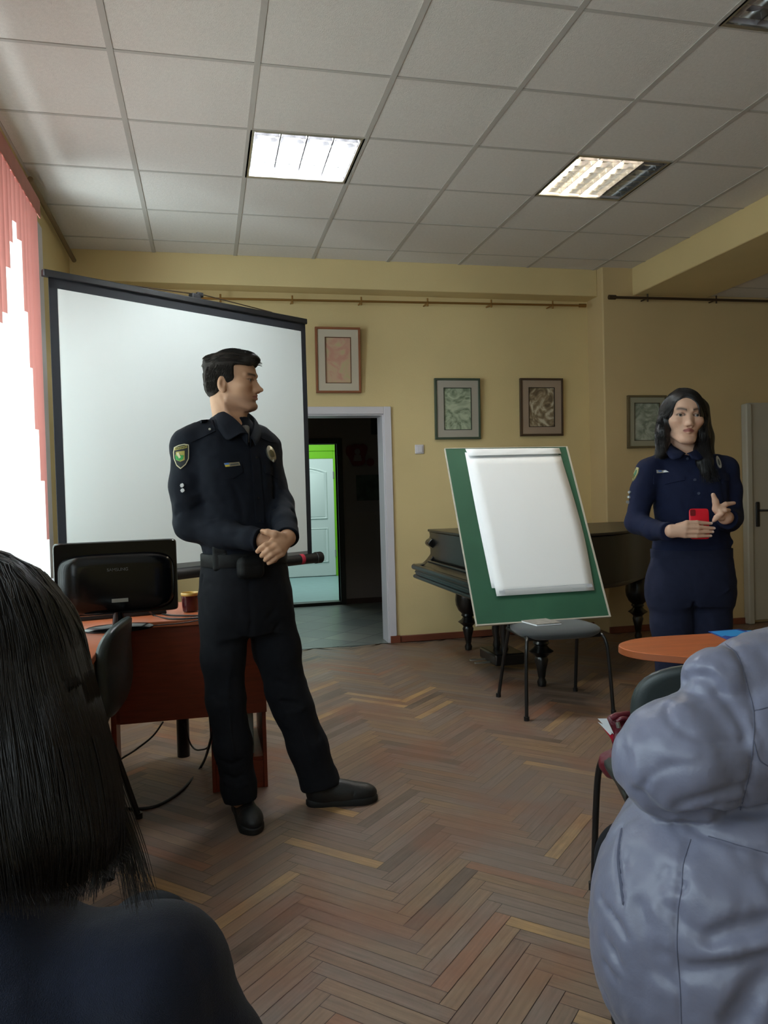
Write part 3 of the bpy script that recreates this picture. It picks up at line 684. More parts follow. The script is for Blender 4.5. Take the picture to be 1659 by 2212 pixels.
# ---- green board leaning on the chair, flip-chart paper, booklet
BT = R(26.5); BL0 = np.array([2.403, 0.779, 0.478]); BW, BH = 0.8407, 1.165
bu = np.array([0, math.sin(BT), math.cos(BT)]); bn = np.array([0, -math.cos(BT), math.sin(BT)])
bd = thing('chalkboard', 'green board leaning on a chair with white flip-chart paper', 'board', tuple(BL0))
def BPt(a, c, n=0.0): return tuple(np.array([a, 0, 0]) + bu * c + bn * n)
def bbox(mb, a0, a1, c0, c1, n0, n1):
    return mb.add([BPt(a, c, n) for n in (n0, n1) for a, c in ((a0, c0), (a1, c0), (a1, c1), (a0, c1))], [(3, 2, 1, 0), (4, 5, 6, 7), (0, 1, 5, 4), (1, 2, 6, 5), (2, 3, 7, 6), (3, 0, 4, 7)])
bbox(MB(), 0.004, BW - 0.012, 0.006, BH - 0.004, -0.016, 0).build('panel', MT['board'], bd)
k = MB(); bbox(k, BW - 0.012, BW, 0, BH, -0.017, 0.002); bbox(k, 0, BW - .012, 0, 0.008, -0.017, 0.002); bbox(k, 0, BW - .012, BH - 0.004, BH, -0.017, 0.002); bbox(k, 0, 0.004, 0.008, BH - .004, -0.017, 0.001)
k.build('edge_strip', MT['boardrim'], bd)
def bpx(u, v):                                   # pixel -> board coordinates
    r_ = ray(u, v); t_ = np.dot(BL0 - CAM, bn) / np.dot(r_, bn); q = CAM + r_ * t_ - BL0
    return (q[0], float(np.dot(q, bu)))
fc = thing('flip_chart_paper', 'large blank white flip-chart pad hanging on the green board', 'paper', tuple(BL0))
def sheet(name, L_, R_, n0, m, wav, parent, nseg=10):
    """a hanging sheet between a left and a right pixel polyline"""
    Ls = spline([bpx(*p) for p in L_], 8); Rs = spline([bpx(*p) for p in R_], 8)
    nn = min(len(Ls), len(Rs)); Ls = [Ls[int(i * (len(Ls) - 1) / (nn - 1))] for i in range(nn)]; Rs = [Rs[int(i * (len(Rs) - 1) / (nn - 1))] for i in range(nn)]
    rows = []
    for i in range(nn):
        row = []
        for j in range(nseg + 1):
            t_ = j / nseg; a = Ls[i][0] * (1 - t_) + Rs[i][0] * t_; c = Ls[i][1] * (1 - t_) + Rs[i][1] * t_
            f_ = i / (nn - 1)
            row.append(BPt(a, c, n0 + wav * (0.5 + 0.5 * math.sin(3.0 * a * 9 + f_ * 5)) * math.sin(PI * f_) + wav * 0.8 * f_))
        rows.append(row)
    mb = MB(); mb.rings(rows, cap0=False, cap1=False, closed=False)
    o = mb.build(name, m, parent); so_ = o.modifiers.new('thickness', 'SOLIDIFY'); so_.thickness = 0.0015; so_.offset = 1
    return o
sheet('under_sheet', [(1004, 978), (1031, 1120), (1062, 1271)], [(1205, 978), (1240, 1120), (1270, 1266)], 0.002, MT['paper'], 0.001, fc)
ts = sheet('top_sheet', [(1010, 988), (1040, 1130), (1072, 1289)], [(1210, 984), (1256, 1140), (1283, 1276)], 0.006, MT['paper'], 0.002, fc)
fl = sheet('folded_strip', [(1004, 972), (1007, 980), (1010, 988)], [(1206, 970), (1208, 976), (1210, 983)], 0.012, MT['paper'], 0.006, fc)
ax0 = bpx(1075, 1283); 
def mark(a0, c0, a1, c1): return bbox(MB(), min(a0, a1), max(a0, a1), min(c0, c1), max(c0, c1), 0.0105, 0.0112)
q0 = bpx(1078, 1284); q1 = bpx(1089, 1277); q2 = bpx(1235, 1273); q3 = bpx(1262, 1271); q4 = bpx(1267, 1270); q5 = bpx(1277, 1263)
mark(*q0, *q1).build('print_mark', MT['greyink'], fc); mark(*q2, *q3).build('print_mark', MT['greyink'], fc); mark(*q4, *q5).build('print_mark', MT['greyink'], fc)
r0, r1_ = bpx(1085, 1276), bpx(1276, 1262)
MB().add([BPt(r0[0], r0[1], .0105), BPt(r1_[0], r1_[1], .0105), BPt(r1_[0], r1_[1] + .002, .0105), BPt(r0[0], r0[1] + .002, .0105)], [(0, 1, 2, 3)]).build('print_line', MT['greyink'], fc)

bk = thing('booklet', 'thin white booklet lying on the charcoal chair under the green board', 'booklet', (2.70, 0.60, 0.482))
pts = [on_z(1115, 1339, 0.486), on_z(1160, 1351, 0.486), on_z(1213, 1347, 0.486), on_z(1170, 1336, 0.486)]
k = MB(); pp = [(p[0] - 2.70, p[1] - 0.60) for p in pts]
k.prism(pp, lambda a, c, t_: (a, c, t_), -0.001, 0.006); k.build('pages', MT['paper'], bk, smooth=False)
k = MB(); k.prism([(a * 1.0, c * 1.0) for a, c in pp], lambda a, c, t_: (a, c, t_ + 0.02 * max(0, a)), 0.0065, 0.009); k.build('cover', mat('cover_paper', s(150, 145, 138), 0.6, var=0.2, vscale=30), bk, smooth=False)

# ---- desk with its left wing
dk = thing('desk', 'cherry brown corner desk carrying the monitor in front of the screen', 'desk', (0.6, 0.2, 0))
def DL(x0, x1, y0, y1, z0, z1): return MB().box(x0 - .6, x1 - .6, y0 - .2, y1 - .2, z0, z1)
DT = 0.745
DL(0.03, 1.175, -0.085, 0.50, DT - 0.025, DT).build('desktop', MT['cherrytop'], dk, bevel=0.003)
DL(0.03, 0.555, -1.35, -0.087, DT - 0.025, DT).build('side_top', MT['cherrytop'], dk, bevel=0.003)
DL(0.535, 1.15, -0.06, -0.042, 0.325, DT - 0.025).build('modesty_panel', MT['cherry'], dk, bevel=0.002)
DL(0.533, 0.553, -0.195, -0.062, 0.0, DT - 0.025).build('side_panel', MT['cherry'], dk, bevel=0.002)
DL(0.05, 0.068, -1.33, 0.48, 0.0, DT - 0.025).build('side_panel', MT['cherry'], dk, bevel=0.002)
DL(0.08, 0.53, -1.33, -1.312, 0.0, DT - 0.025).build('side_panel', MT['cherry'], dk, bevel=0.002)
MB().lathe((0.78 - .6, 0.47 - .2, 0), [(0.03, 0), (0.03, DT - 0.03)], 14).build('leg', MT['blackmetal'], dk)
cb = thing('computer_stand', "open cherry laminate computer stand under the desk behind the man's leg", 'stand', (1.03, 0.18, 0))
for x in (-0.116, 0.100): MB().box(x, x + 0.016, -0.235, 0.22, 0.0, 0.60).build('side_panel', MT['cherry'], cb, bevel=0.002)
MB().box(-0.10, 0.10, -0.22, 0.22, 0.115, 0.131).build('shelf', MT['cherry'], cb)
MB().box(-0.10, 0.10, -0.232, -0.218, 0.0, 0.115).build('plinth', MT['cherry'], cb, bevel=0.002)
MB().box(-0.10, 0.10, -0.22, 0.22, 0.584, 0.60).build('top_panel', MT['cherry'], cb)
pc = thing('computer_tower', 'grey computer tower inside the open stand under the desk', 'computer', (1.02, 0.20, 0.131))
MB().box(-0.085, 0.075, -0.20, 0.2, 0.0, 0.40).build('case', MT['casegrey'], pc, bevel=0.006)
MB().box(-0.055, 0.045, -0.208, -0.2, 0.27, 0.36).build('power_supply', MT['silver'], pc, bevel=0.002)
MB().box(-0.055, 0.03, -0.206, -0.2, 0.06, 0.16).build('card_slots', MT['black'], pc, bevel=0.002)
MB().box(-0.055, -0.02, -0.207, -0.2, 0.17, 0.26).build('port_plate', MT['silver'], pc, bevel=0.002)

# monitor seen from behind
mTL, mTR = at(113, 1178, 2.93), at(380, 1160, 3.10)
me_ = mTR - mTL; me_[2] = 0; MW = float(np.linalg.norm(me_)); me_ /= MW; mn = np.array([me_[1], -me_[0], 0])
mz1 = float((mTL[2] + mTR[2]) / 2); mz0 = mz1 - 0.285
mc = (mTL + mTR) / 2; mo = np.array([mc[0], mc[1], DT])
mon = thing('computer_monitor', 'glossy black flat monitor seen from behind on the desk', 'monitor', tuple(mo))
def MP(a, z, n): return tuple(me_ * a + mn * n + np.array([0, 0, z - DT]))
zc = (mz0 + mz1) / 2; hh = (mz1 - mz0) / 2; hw = MW / 2
MB().rings([[MP(a, zc + c, n) for a, c in superellipse(hw * sx, hh * sx2, 96, 26)] for sx, sx2, n in ((0.97, 0.95, -0.02), (1.0, 1.0, -0.016), (1.0, 1.0, 0.004), (0.985, 0.97, 0.012))]).build('bezel', MT['gloss'], mon)
MB().rings([[MP(a, zc - 0.02 + c, n) for a, c in superellipse(hw * sx, hh * sx2, 48, 5)] for sx, sx2, n in ((0.95, 0.82, 0.010), (0.90, 0.78, 0.03), (0.80, 0.68, 0.045), (0.6, 0.5, 0.05))]).build('back_cover', MT['gloss'], mon)
MB().rings([[MP(a, zc + c, -0.021) for a, c in superellipse(hw * .93, hh * .88, 48, 14)], [MP(a, zc + c, -0.0215) for a, c in superellipse(hw * .92, hh * .87, 48, 14)]]).build('display', mat('dark_display', s(10, 10, 12), 0.15), mon)
bw = 0.13
sb = [(MP(bw * math.cos(k * PI / 20), DT, 0.0 + 0.085 * math.sin(k * PI / 20))) for k in range(40)]
MB().rings([[(p[0], p[1], h) for p in [(x * sc2, y * sc2, 0) for x, y, z in sb]] for sc2, h in ((1, 0.0), (1, 0.006), (0.9, 0.012), (0.3, 0.018))]).build('stand_base', MT['gloss'], mon)
MB().tube([MP(0, DT + 0.01, 0.0), MP(0, DT + 0.06, 0.0), MP(0, mz0 + 0.05, 0.02)], [0.026, 0.02, 0.024], 14).build('stand_neck', MT['gloss'], mon)
MB().add([MP(a, z, n) for n in (0.049, 0.052) for a, z in ((-0.025, mz0 + .052), (0.035, mz0 + .052), (0.035, mz0 + .066), (-0.025, mz0 + .066))], [(3, 2, 1, 0), (4, 5, 6, 7), (0, 1, 5, 4), (1, 2, 6, 5), (2, 3, 7, 6), (3, 0, 4, 7)]).build('rating_label', mat('grey_label', s(120, 118, 112), 0.6), mon)
def text(name, body, size, m, parent, org, xdir, ydir, ext=0.0006, align='CENTER'):
    cu = bpy.data.curves.new(name, 'FONT'); cu.body = body; cu.size = size; cu.extrude = ext; cu.align_x = align; cu.align_y = 'CENTER'
    cu.materials.append(m); o = bpy.data.objects.new(name, cu); COL.objects.link(o)
    x = Vector(xdir).normalized(); y = Vector(ydir).normalized(); z = x.cross(y)
    mm = Matrix([x, y, z]).transposed().to_4x4(); mm.translation = Vector(org)
    me = bpy.data.meshes.new_from_object(o.evaluated_get(bpy.context.evaluated_depsgraph_get()))
    bpy.data.objects.remove(o); me.transform(mm); me.name = name
    if not me.materials: me.materials.append(m)
    o = bpy.data.objects.new(name, me); COL.objects.link(o); o.parent = parent
    return o
text('logo', 'SAMSUNG', 0.017, mat('dim_grey_print', s(74, 74, 76), 0.4), mon, MP(0.0, zc + 0.035, 0.0515), me_, (0, 0, 1))
kbd = thing('keyboard', 'black computer keyboard lying behind the monitor foot', 'keyboard', tuple(on_z(232, 1338, DT) + np.array([0, 0.09, 0])), math.atan2(me_[1], me_[0]) + 0.05)
k = MB(); k.add([(a, c, z) for a, c, z in ((-.23, -.08, 0), (.23, -.08, 0), (.23, .08, 0), (-.23, .08, 0), (-.225, -.075, .032), (.225, -.075, .032), (.225, .075, .016), (-.225, .075, .016))], [(0, 3, 2, 1), (4, 5, 6, 7), (0, 1, 5, 4), (1, 2, 6, 5), (2, 3, 7, 6), (3, 0, 4, 7)]); k.build('case', MT['black'], kbd, bevel=0.006)
k = MB()
for i in range(15):
    for j in range(5): k.box(-.21 + i * .0283, -.21 + i * .0283 + .024, -.06 + j * .026, -.06 + j * .026 + .022, .02 + .016 * (1 - j / 4), .034 + .014 * (1 - j / 4) - .004)
k.build('keys', MT['black'], kbd)
mg = thing('mug', 'dark maroon mug with a yellow rim on the desk beside the man', 'mug', tuple(on_z(412, 1321, DT)))
MB().lathe((0, 0, 0), [(0.022, 0.0), (0.034, 0.004), (0.037, 0.03), (0.039, 0.078), (0.036, 0.079), (0.032, 0.02), (0.001, 0.012)], 28).build('body', mat('maroon_glaze', s(62, 14, 18), 0.2, coat=0.3), mg)
MB().lathe((0, 0, 0), [(0.0386, 0.072), (0.0405, 0.075), (0.0405, 0.083), (0.038, 0.086), (0.0355, 0.083), (0.0355, 0.074)], 28).build('rim', mat('yellow_glaze', s(196, 160, 84), 0.35), mg)
MB().tube(spline([(0.036, 0.01, 0.062), (0.058, 0.016, 0.058), (0.064, 0.018, 0.04), (0.055, 0.015, 0.022), (0.036, 0.01, 0.018)], 5), 0.005, 10).build('handle', mat('maroon_glaze_handle', s(62, 14, 18), 0.2), mg)
# cables
def cable(label, pts, r_=0.004, zs=None):
    P_ = [Vector(p) for p in spline(pts, 6)]
    o = P_[0].copy(); tag(MB().tube([p - o for p in P_], r_, 8).build('cable', MT['black']), label, 'cable').location = o
cable('black cable looping across the parquet under the desk', [on_z(250, 1745, .006), on_z(300, 1747, .006), on_z(345, 1738, .006), on_z(395, 1705, .006), on_z(435, 1655, .006), at(452, 1610, 3.3), at(462, 1560, 3.25), (0.925, -0.02, 0.40)], 0.006)
cable('thin black cable hanging between the desk leg and the computer stand', [at(398, 1562, 3.6), at(412, 1608, 3.55), at(432, 1620, 3.5), at(455, 1598, 3.45), (0.90, 0.1, 0.42)], 0.004)
cable('black cable slanting from under the desk panel toward the chair', [at(352, 1560, 3.4), at(330, 1590, 3.3), at(295, 1618, 3.2), at(255, 1645, 3.1), on_z(235, 1672, 0.006)], 0.004)
cable('black monitor cable running over the desk behind the mug', [at(322, 1303, 3.12), on_z(335, 1322, DT + .005), on_z(370, 1329, DT + .005), on_z(440, 1330, DT + .005)], 0.004)
cable('second black monitor cable lying on the desk in front of the mug', [at(318, 1300, 3.12), on_z(330, 1328, DT + .005), on_z(375, 1337, DT + .005), on_z(450, 1333, DT + .005)], 0.004)
cable('thin black mouse cable near the front edge of the desk', [on_z(325, 1352, DT + .003), on_z(360, 1349, DT + .003), on_z(400, 1345, DT + .003), on_z(450, 1336, DT + .003)], 0.002)

# ---- orange table at the right
tb = thing('table', 'orange alder table with a rounded end in front of the dark-haired woman', 'table', (2.8, -1.4, 0))
tp = spline([(3.9, -1.21), (3.3, -1.165), (2.7, -1.132), (2.41, -1.108), (2.29, -1.112), (2.205, -1.155), (2.165, -1.215), (2.17, -1.29), (2.225, -1.365), (2.35, -1.47), (2.6, -1.60), (3.0, -1.72), (3.9, -1.80)], 6)
tl = [(p[0] - 2.8, p[1] + 1.4) for p in tp]
MB().prism(tl, lambda a, c, t_: (a, c, t_), 0.728, 0.75).build('table_top', MT['alder'], tb, bevel=0.002)
cx_, cy_ = 0.25, -0.06
MB().prism([(a, c) for a, c in [((p[0]) * 1.003, (p[1]) * 1.003) for p in tl]], lambda a, c, t_: (a, c, t_), 0.730, 0.7485).build('edge_band', MT['alder_edge'], tb)
for x in (0.15, 0.95):
    MB().lathe((x, -0.03, 0), [(0.16, 0.0), (0.16, 0.012), (0.03, 0.03), (0.028, 0.72), (0.09, 0.728)], 20).build('leg', MT['blackmetal'], tb)
lf = thing('leaflet', 'bright blue printed leaflet lying on the orange table', 'leaflet', tuple(on_z(1585, 1374, 0.751)))
lo_ = on_z(1585, 1374, 0.751)
def lq(pxs, z0, z1, name, m):
    pp = [on_z(u, v, 0.751) - lo_ for u, v in pxs]
    MB().prism([(p[0], p[1]) for p in pp], lambda a, c, t_: (a, c, t_), z0, z1).build(name, m, lf, smooth=False)
lq([(1530, 1365), (1595, 1360), (1660, 1372), (1590, 1390)], 0.0, 0.002, 'sheet', mat('deep_blue_print', s(28, 70, 160), 0.5))
lq([(1536, 1366), (1590, 1362), (1612, 1367), (1600, 1370), (1610, 1374), (1580, 1376), (1566, 1374), (1560, 1376)], 0.002, 0.0026, 'cyan_print', mat('cyan_print', s(30, 150, 225), 0.5))
lq([(1612, 1364), (1622, 1363), (1640, 1369), (1632, 1370)], 0.002, 0.0026, 'cyan_print', mat('cyan_print_small', s(50, 160, 225), 0.5))
# ================================================================== SMOOTH BODIES (distance fields turned into meshes)
def _smin(a, b_, k):
    h = np.maximum(k - np.abs(a - b_), 0.0) / k
    return np.minimum(a, b_) - h * h * k * 0.25
def f_cap(a, b_, ra, rb, axis=None, sq=1.0):
    a = np.array(a, float); b_ = np.array(b_, float); ab = b_ - a; L2 = max(float(ab @ ab), 1e-12)
    ax = None if axis is None else np.array(axis, float) / np.linalg.norm(axis)
    def f(P):
        pa = P - a; t = np.clip(pa @ ab / L2, 0, 1); o = pa - t[:, None] * ab
        if ax is not None: o = o + (o @ ax)[:, None] * ax * (1 / sq - 1)
        d = np.sqrt((o * o).sum(1)) - (ra + (rb - ra) * t)
        return d * min(1.0, sq) if ax is not None else d
    return f
def f_ell(c, r, Rm=None):
    c = np.array(c, float); r = np.array(r, float)
    def f(P):
        q = P - c
        if Rm is not None: q = q @ np.array(Rm).T
        k0 = np.sqrt(((q / r) ** 2).sum(1)); k1 = np.sqrt(((q / (r * r)) ** 2).sum(1)) + 1e-9
        return np.where(k0 < 1e-6, -r.min(), k0 * (k0 - 1) / k1)
    return f
def f_box(c, hs, r, Rm=None):
    c = np.array(c, float); hs = np.array(hs, float) - r
    def f(P):
        q = P - c
        if Rm is not None: q = q @ np.array(Rm).T
        q = np.abs(q) - hs
        return np.sqrt((np.maximum(q, 0) ** 2).sum(1)) + np.minimum(q.max(1), 0) - r
    return f
def f_cut(pt, n, rad):                          # half space limited to a ball
    pt = np.array(pt, float); n = np.array(n, float) / np.linalg.norm(n)
    return lambda P: np.maximum(-(P - pt) @ n, np.sqrt(((P - pt) ** 2).sum(1)) - rad)
def f_loft(secs, X, Y, e=2.0):
    """stack of elliptic sections: (centre xyz, half width along X, half depth along Y)"""
    S = sorted(secs, key=lambda q: q[0][2]); zs = np.array([q[0][2] for q in S]); cx = np.array([q[0][0] for q in S]); cy = np.array([q[0][1] for q in S])
    A = np.array([q[1] for q in S]); B = np.array([q[2] for q in S]); X = np.array(X, float); Y = np.array(Y, float)
    zz = np.linspace(zs[0], zs[-1], 120)
    def smooth(v):
        q = np.interp(zz, zs, v); kk = np.ones(9) / 9; return np.convolve(np.pad(q, 4, 'edge'), kk, 'valid')
    cx, cy, A, B = smooth(cx), smooth(cy), smooth(A), smooth(B)
    def f(P):
        z = P[:, 2]; dx = P[:, 0] - np.interp(z, zz, cx); dy = P[:, 1] - np.interp(z, zz, cy)
        a = np.interp(z, zz, A); b_ = np.interp(z, zz, B)
        u = (dx * X[0] + dy * X[1]) / a; v = (dx * Y[0] + dy * Y[1]) / b_
        r_ = (np.abs(u) ** e + np.abs(v) ** e) ** (1 / e)
        d = (r_ - 1) * np.minimum(a, b_)
        dz = np.maximum(zs[0] - z, z - zs[-1])
        return np.where(dz > 0, np.sqrt(np.maximum(d, 0) ** 2 + dz ** 2), np.maximum(d, dz))
    return f
def _hash(i, j, k, s_):
    n = (i * 374761393 + j * 668265263 + k * 2147483647 + s_ * 974711) & 0xffffffff
    n = ((n ^ (n >> 13)) * 1274126177) & 0xffffffff
    return ((n ^ (n >> 16)) & 0xffff) / 65535.0 * 2 - 1
def noise3(P, sc_, seed=0):
    q = P * sc_; i = np.floor(q).astype(np.int64); f = q - i; f = f * f * (3 - 2 * f); out = 0
    for a in (0, 1):
        for b_ in (0, 1):
            for c in (0, 1):
                w = (f[:, 0] if a else 1 - f[:, 0]) * (f[:, 1] if b_ else 1 - f[:, 1]) * (f[:, 2] if c else 1 - f[:, 2])
                out = out + w * _hash(i[:, 0] + a, i[:, 1] + b_, i[:, 2] + c, seed)
    return out
class Shape:
    def __init__(self): self.ops = []
    def u(self, f, k=0.01): self.ops.append(('u', k, f)); return self
    def s(self, f, k=0.006): self.ops.append(('s', k, f)); return self
    def d(self, f): self.ops.append(('d', 0, f)); return self
    def chain(self, pts, k=0.02, axis=None, sq=1.0):
        for (p, r_), (q, r2) in zip(pts[:-1], pts[1:]): self.u(f_cap(p, q, r_, r2, axis, sq), k)
        return self
    def crease(self, pts, w, amp):               # a seam or fold line; amp > 0 cuts in, < 0 raises
        segs = [(np.array(a, float), np.array(b_, float)) for a, b_ in zip(pts[:-1], pts[1:])]
        def f(P):
            m = None
            for a, b_ in segs:
                ab = b_ - a; pa = P - a; t = np.clip(pa @ ab / max(float(ab @ ab), 1e-12), 0, 1); o = pa - t[:, None] * ab
                q = (o * o).sum(1); m = q if m is None else np.minimum(m, q)
            return amp * np.exp(-m / (w * w))
        self.ops.append(('d', 0, f)); return self
    def eval(self, P, act=None):
        v = None
        for i, (op, k, f) in enumerate(self.ops):
            if act is not None and not act[i]: continue
            if op == 'd':
                if v is not None: v = v + f(P)
                continue
            d = f(P)
            if v is None:
                if op == 'u': v = d
            elif op == 'u': v = _smin(v, d, k)
            else: v = -_smin(-v, d, k)
        return np.full(len(P), 9.0) if v is None else v
    def local(self, O, Rm, sc=1.0):
        """this shape placed in a frame: rows of Rm are the local axes in room directions"""
        O = np.array(O, float); Rm = np.array(Rm, float)
        return lambda P: self.eval((P - O) @ Rm.T / sc) * sc
def sdf_mesh(sh, lo, hi, h, B=12):
    lo = np.array(lo, float); hi = np.array(hi, float)
    nb = np.ceil((hi - lo) / (h * B)).astype(int); N = nb * B + 2
    bi = np.stack(np.meshgrid(*[np.arange(n) for n in nb], indexing='ij'), -1).reshape(-1, 3)
    ctr = lo + (bi + 0.5) * B * h; rad = h * B * 0.8661
    D = []; tot = None
    for op, k, f in sh.ops:
        d = f(ctr); D.append(d)
        if op == 'u': tot = d if tot is None else _smin(tot, d, k)
        elif op == 's': tot = -_smin(-tot, d, k)
        else: tot = tot + d
    keep = np.abs(tot) < rad * 1.7 + 0.012
    D = np.array(D)
    g = np.arange(B + 1); G = np.stack(np.meshgrid(g, g, g, indexing='ij'), -1).reshape(-1, 3)
    ids, vps, quads = [], [], []
    cid = lambda I: (I[:, 0] * N[1] + I[:, 1]) * N[2] + I[:, 2]
    offs = [(a, b_, c) for a in (0, 1) for b_ in (0, 1) for c in (0, 1)]
    edges = [(i, j) for i in range(8) for j in range(i + 1, 8) if sum(abs(np.array(offs[i]) - np.array(offs[j]))) == 1]
    OF = np.array(offs, float)
    for q in np.nonzero(keep)[0]:
        act = []
        for i, (op, k, f) in enumerate(sh.ops):
            act.append(True if op == 'd' else (D[i, q] < max(tot[q], 0) + 2.4 * rad + 2 * k + 0.02 if op == 'u' else D[i, q] < rad * 1.8 + k + 0.01))
        base = bi[q] * B
        V = sh.eval(lo + (G + base) * h, act).reshape(B + 1, B + 1, B + 1)
        if V.min() > 0 or V.max() < 0: continue
        sg = V < 0
        c8 = [V[a:B + a, b_:B + b_, c:B + c] for a, b_, c in offs]
        ns = sum((x < 0).astype(int) for x in c8)
        ac = np.argwhere((ns > 0) & (ns < 8))
        if len(ac) == 0: continue
        vals = np.stack([x[ac[:, 0], ac[:, 1], ac[:, 2]] for x in c8], 1)
        acc = np.zeros((len(ac), 3)); cnt = np.zeros(len(ac))
        for i, j in edges:
            a, b_ = vals[:, i], vals[:, j]; m = (a < 0) != (b_ < 0)
            t = np.where(m, a / np.where(m, a - b_, 1), 0)[:, None]
            acc += np.where(m[:, None], OF[i] + (OF[j] - OF[i]) * t, 0); cnt += m
        ids.append(cid(ac + base)); vps.append(lo + (ac + base + acc / cnt[:, None]) * h)
        for ax in range(3):
            sl0 = [slice(0, B)] * 3; sl1 = [slice(0, B)] * 3; sl1[ax] = slice(1, B + 1)
            s0, s1 = sg[tuple(sl0)], sg[tuple(sl1)]
            ee = np.argwhere(s0 != s1)
            if len(ee) == 0: continue
            inside = s0[ee[:, 0], ee[:, 1], ee[:, 2]]
            u_, w_ = (ax + 1) % 3, (ax + 2) % 3
            E = ee + base; cs = []
            for du, dw in ((-1, -1), (0, -1), (0, 0), (-1, 0)):
                I = E.copy(); I[:, u_] += du; I[:, w_] += dw; cs.append(cid(I))
            qd = np.stack(cs, 1); qd[~inside] = qd[~inside][:, ::-1]
            quads.append(qd)
    ids = np.concatenate(ids); vp = np.concatenate(vps); qd = np.concatenate(quads)
    od = np.argsort(ids); ids = ids[od]; vp = vp[od]
    p = np.clip(np.searchsorted(ids, qd), 0, len(ids) - 1); ok = (ids[p] == qd).all(1)
    return vp, p[ok]
def add_mesh(name, vp, faces, m, parent=None, origin=(0, 0, 0), colour=None, relax=1):
    F = np.asarray(faces, dtype=np.int32)
    if relax:
        for _ in range(relax):
            sm = np.zeros_like(vp); ct = np.zeros(len(vp))
            for k in range(4):
                np.add.at(sm, F[:, k], vp[F[:, (k + 1) % 4]]); np.add.at(ct, F[:, k], 1)
            vp = np.where(ct[:, None] > 0, 0.5 * vp + 0.5 * sm / np.maximum(ct, 1)[:, None], vp)
    me = bpy.data.meshes.new(name); n = len(F)
    me.vertices.add(len(vp)); me.vertices.foreach_set('co', (vp - np.array(origin)).astype(np.float32).ravel())
    me.loops.add(n * 4); me.loops.foreach_set('vertex_index', F.ravel()); me.polygons.add(n)
    me.polygons.foreach_set('loop_start', np.arange(0, n * 4, 4, dtype=np.int32)); me.polygons.foreach_set('loop_total', np.full(n, 4, dtype=np.int32))
    me.update(calc_edges=True); me.polygons.foreach_set('use_smooth', np.ones(n, dtype=bool))
    me.materials.append(m)
    if colour is not None:
        c = colour(vp); a = me.color_attributes.new('tint', 'FLOAT_COLOR', 'POINT')
        a.data.foreach_set('color', np.concatenate([c, np.ones((len(c), 1))], 1).astype(np.float32).ravel())
    o = bpy.data.objects.new(name, me); COL.objects.link(o)
    if parent: o.parent = parent
    return o
def sdf_obj(name, sh, lo, hi, h, m, parent, colour=None, relax=1):
    vp, F = sdf_mesh(sh, lo, hi, h)
    o = add_mesh(name, vp, F, m, parent, tuple(parent.location) if parent else (0, 0, 0), colour, relax)
    return o, BVHTree.FromPolygons(vp.tolist(), F.tolist())
def bounds(pts, pad):
    q = np.array(pts); return q.min(0) - pad, q.max(0) + pad
def decal(name, px, bvh, m, parent, thick=0.0025, res=0.006, lift=0.0005):
    """a patch, flap or badge laid on a surface: pixel outline -> thin solid following the cloth"""
    pts = px; bm = bmesh.new()
    vs = [bm.verts.new((u, v, 0)) for u, v in pts]; f = bm.faces.new(vs)
    bmesh.ops.triangulate(bm, faces=[f])
    for _ in range(3):
        el = [e_ for e_ in bm.edges if e_.calc_length() > 4.0]
        if not el: break
        bmesh.ops.subdivide_edges(bm, edges=el, cuts=1); bmesh.ops.triangulate(bm, faces=bm.faces[:])
    bm.verts.ensure_lookup_table(); top, bot = [], []; last = None
    for v_ in bm.verts:
        r_ = Vector(ray(v_.co.x, v_.co.y)); h = bvh.ray_cast(Vector(CAM), r_.normalized())
        if h[0] is None: h = (last[0] + (Vector(ray(v_.co.x, v_.co.y)) - Vector(ray(*last[2]))) * last[3], last[1]) if last else (Vector(CAM) + r_ * 3, Vector((0, -1, 0)))
        p, n = h[0], h[1]
        last = (p, n, (v_.co.x, v_.co.y), (p - Vector(CAM)).length)
        top.append(p + n * (thick + lift)); bot.append(p - n * 0.004)
    nV = len(top); fs = []; be = []
    for fc_ in bm.faces: fs.append([v_.index for v_ in fc_.verts])
    bm.verts.index_update()
    fs = [[v_.index for v_ in fc_.verts] for fc_ in bm.faces]
    sides = [(e_.verts[0].index, e_.verts[1].index) for e_ in bm.edges if e_.is_boundary]
    bm.free(); O = parent.matrix_world.translation if parent.parent else parent.location
    mb = MB(); O = Vector(parent['root']) if 'root' in parent else Vector(parent.location)
    mb.add([p - O for p in top] + [p - O for p in bot], fs + [[i + nV for i in f_][::-1] for f_ in fs] + [(a, b_, b_ + nV, a + nV) for a, b_ in sides])
    return mb.build(name, m, parent, sharp=0.9)
def frame(yaw_deg, tilt=0.0, roll=0.0):
    """axes of a figure: yaw 0 faces the camera, + turns to the image right; rows: its left, front, up"""
    fw = np.array([0.2225, 0.975, 0]); rt = np.array([0.975, -0.2225, 0]); a = R(yaw_deg)
    F = -math.cos(a) * fw + math.sin(a) * rt; L = math.cos(a) * rt + math.sin(a) * fw; U = np.array([0, 0, 1.0])
    if tilt: c, q = math.cos(R(tilt)), math.sin(R(tilt)); F, U = c * F - q * U, c * U + q * F       # + tilts the face down
    if roll: c, q = math.cos(R(roll)), math.sin(R(roll)); L, U = c * L - q * U, c * U + q * L
    return np.array([L, F, U])

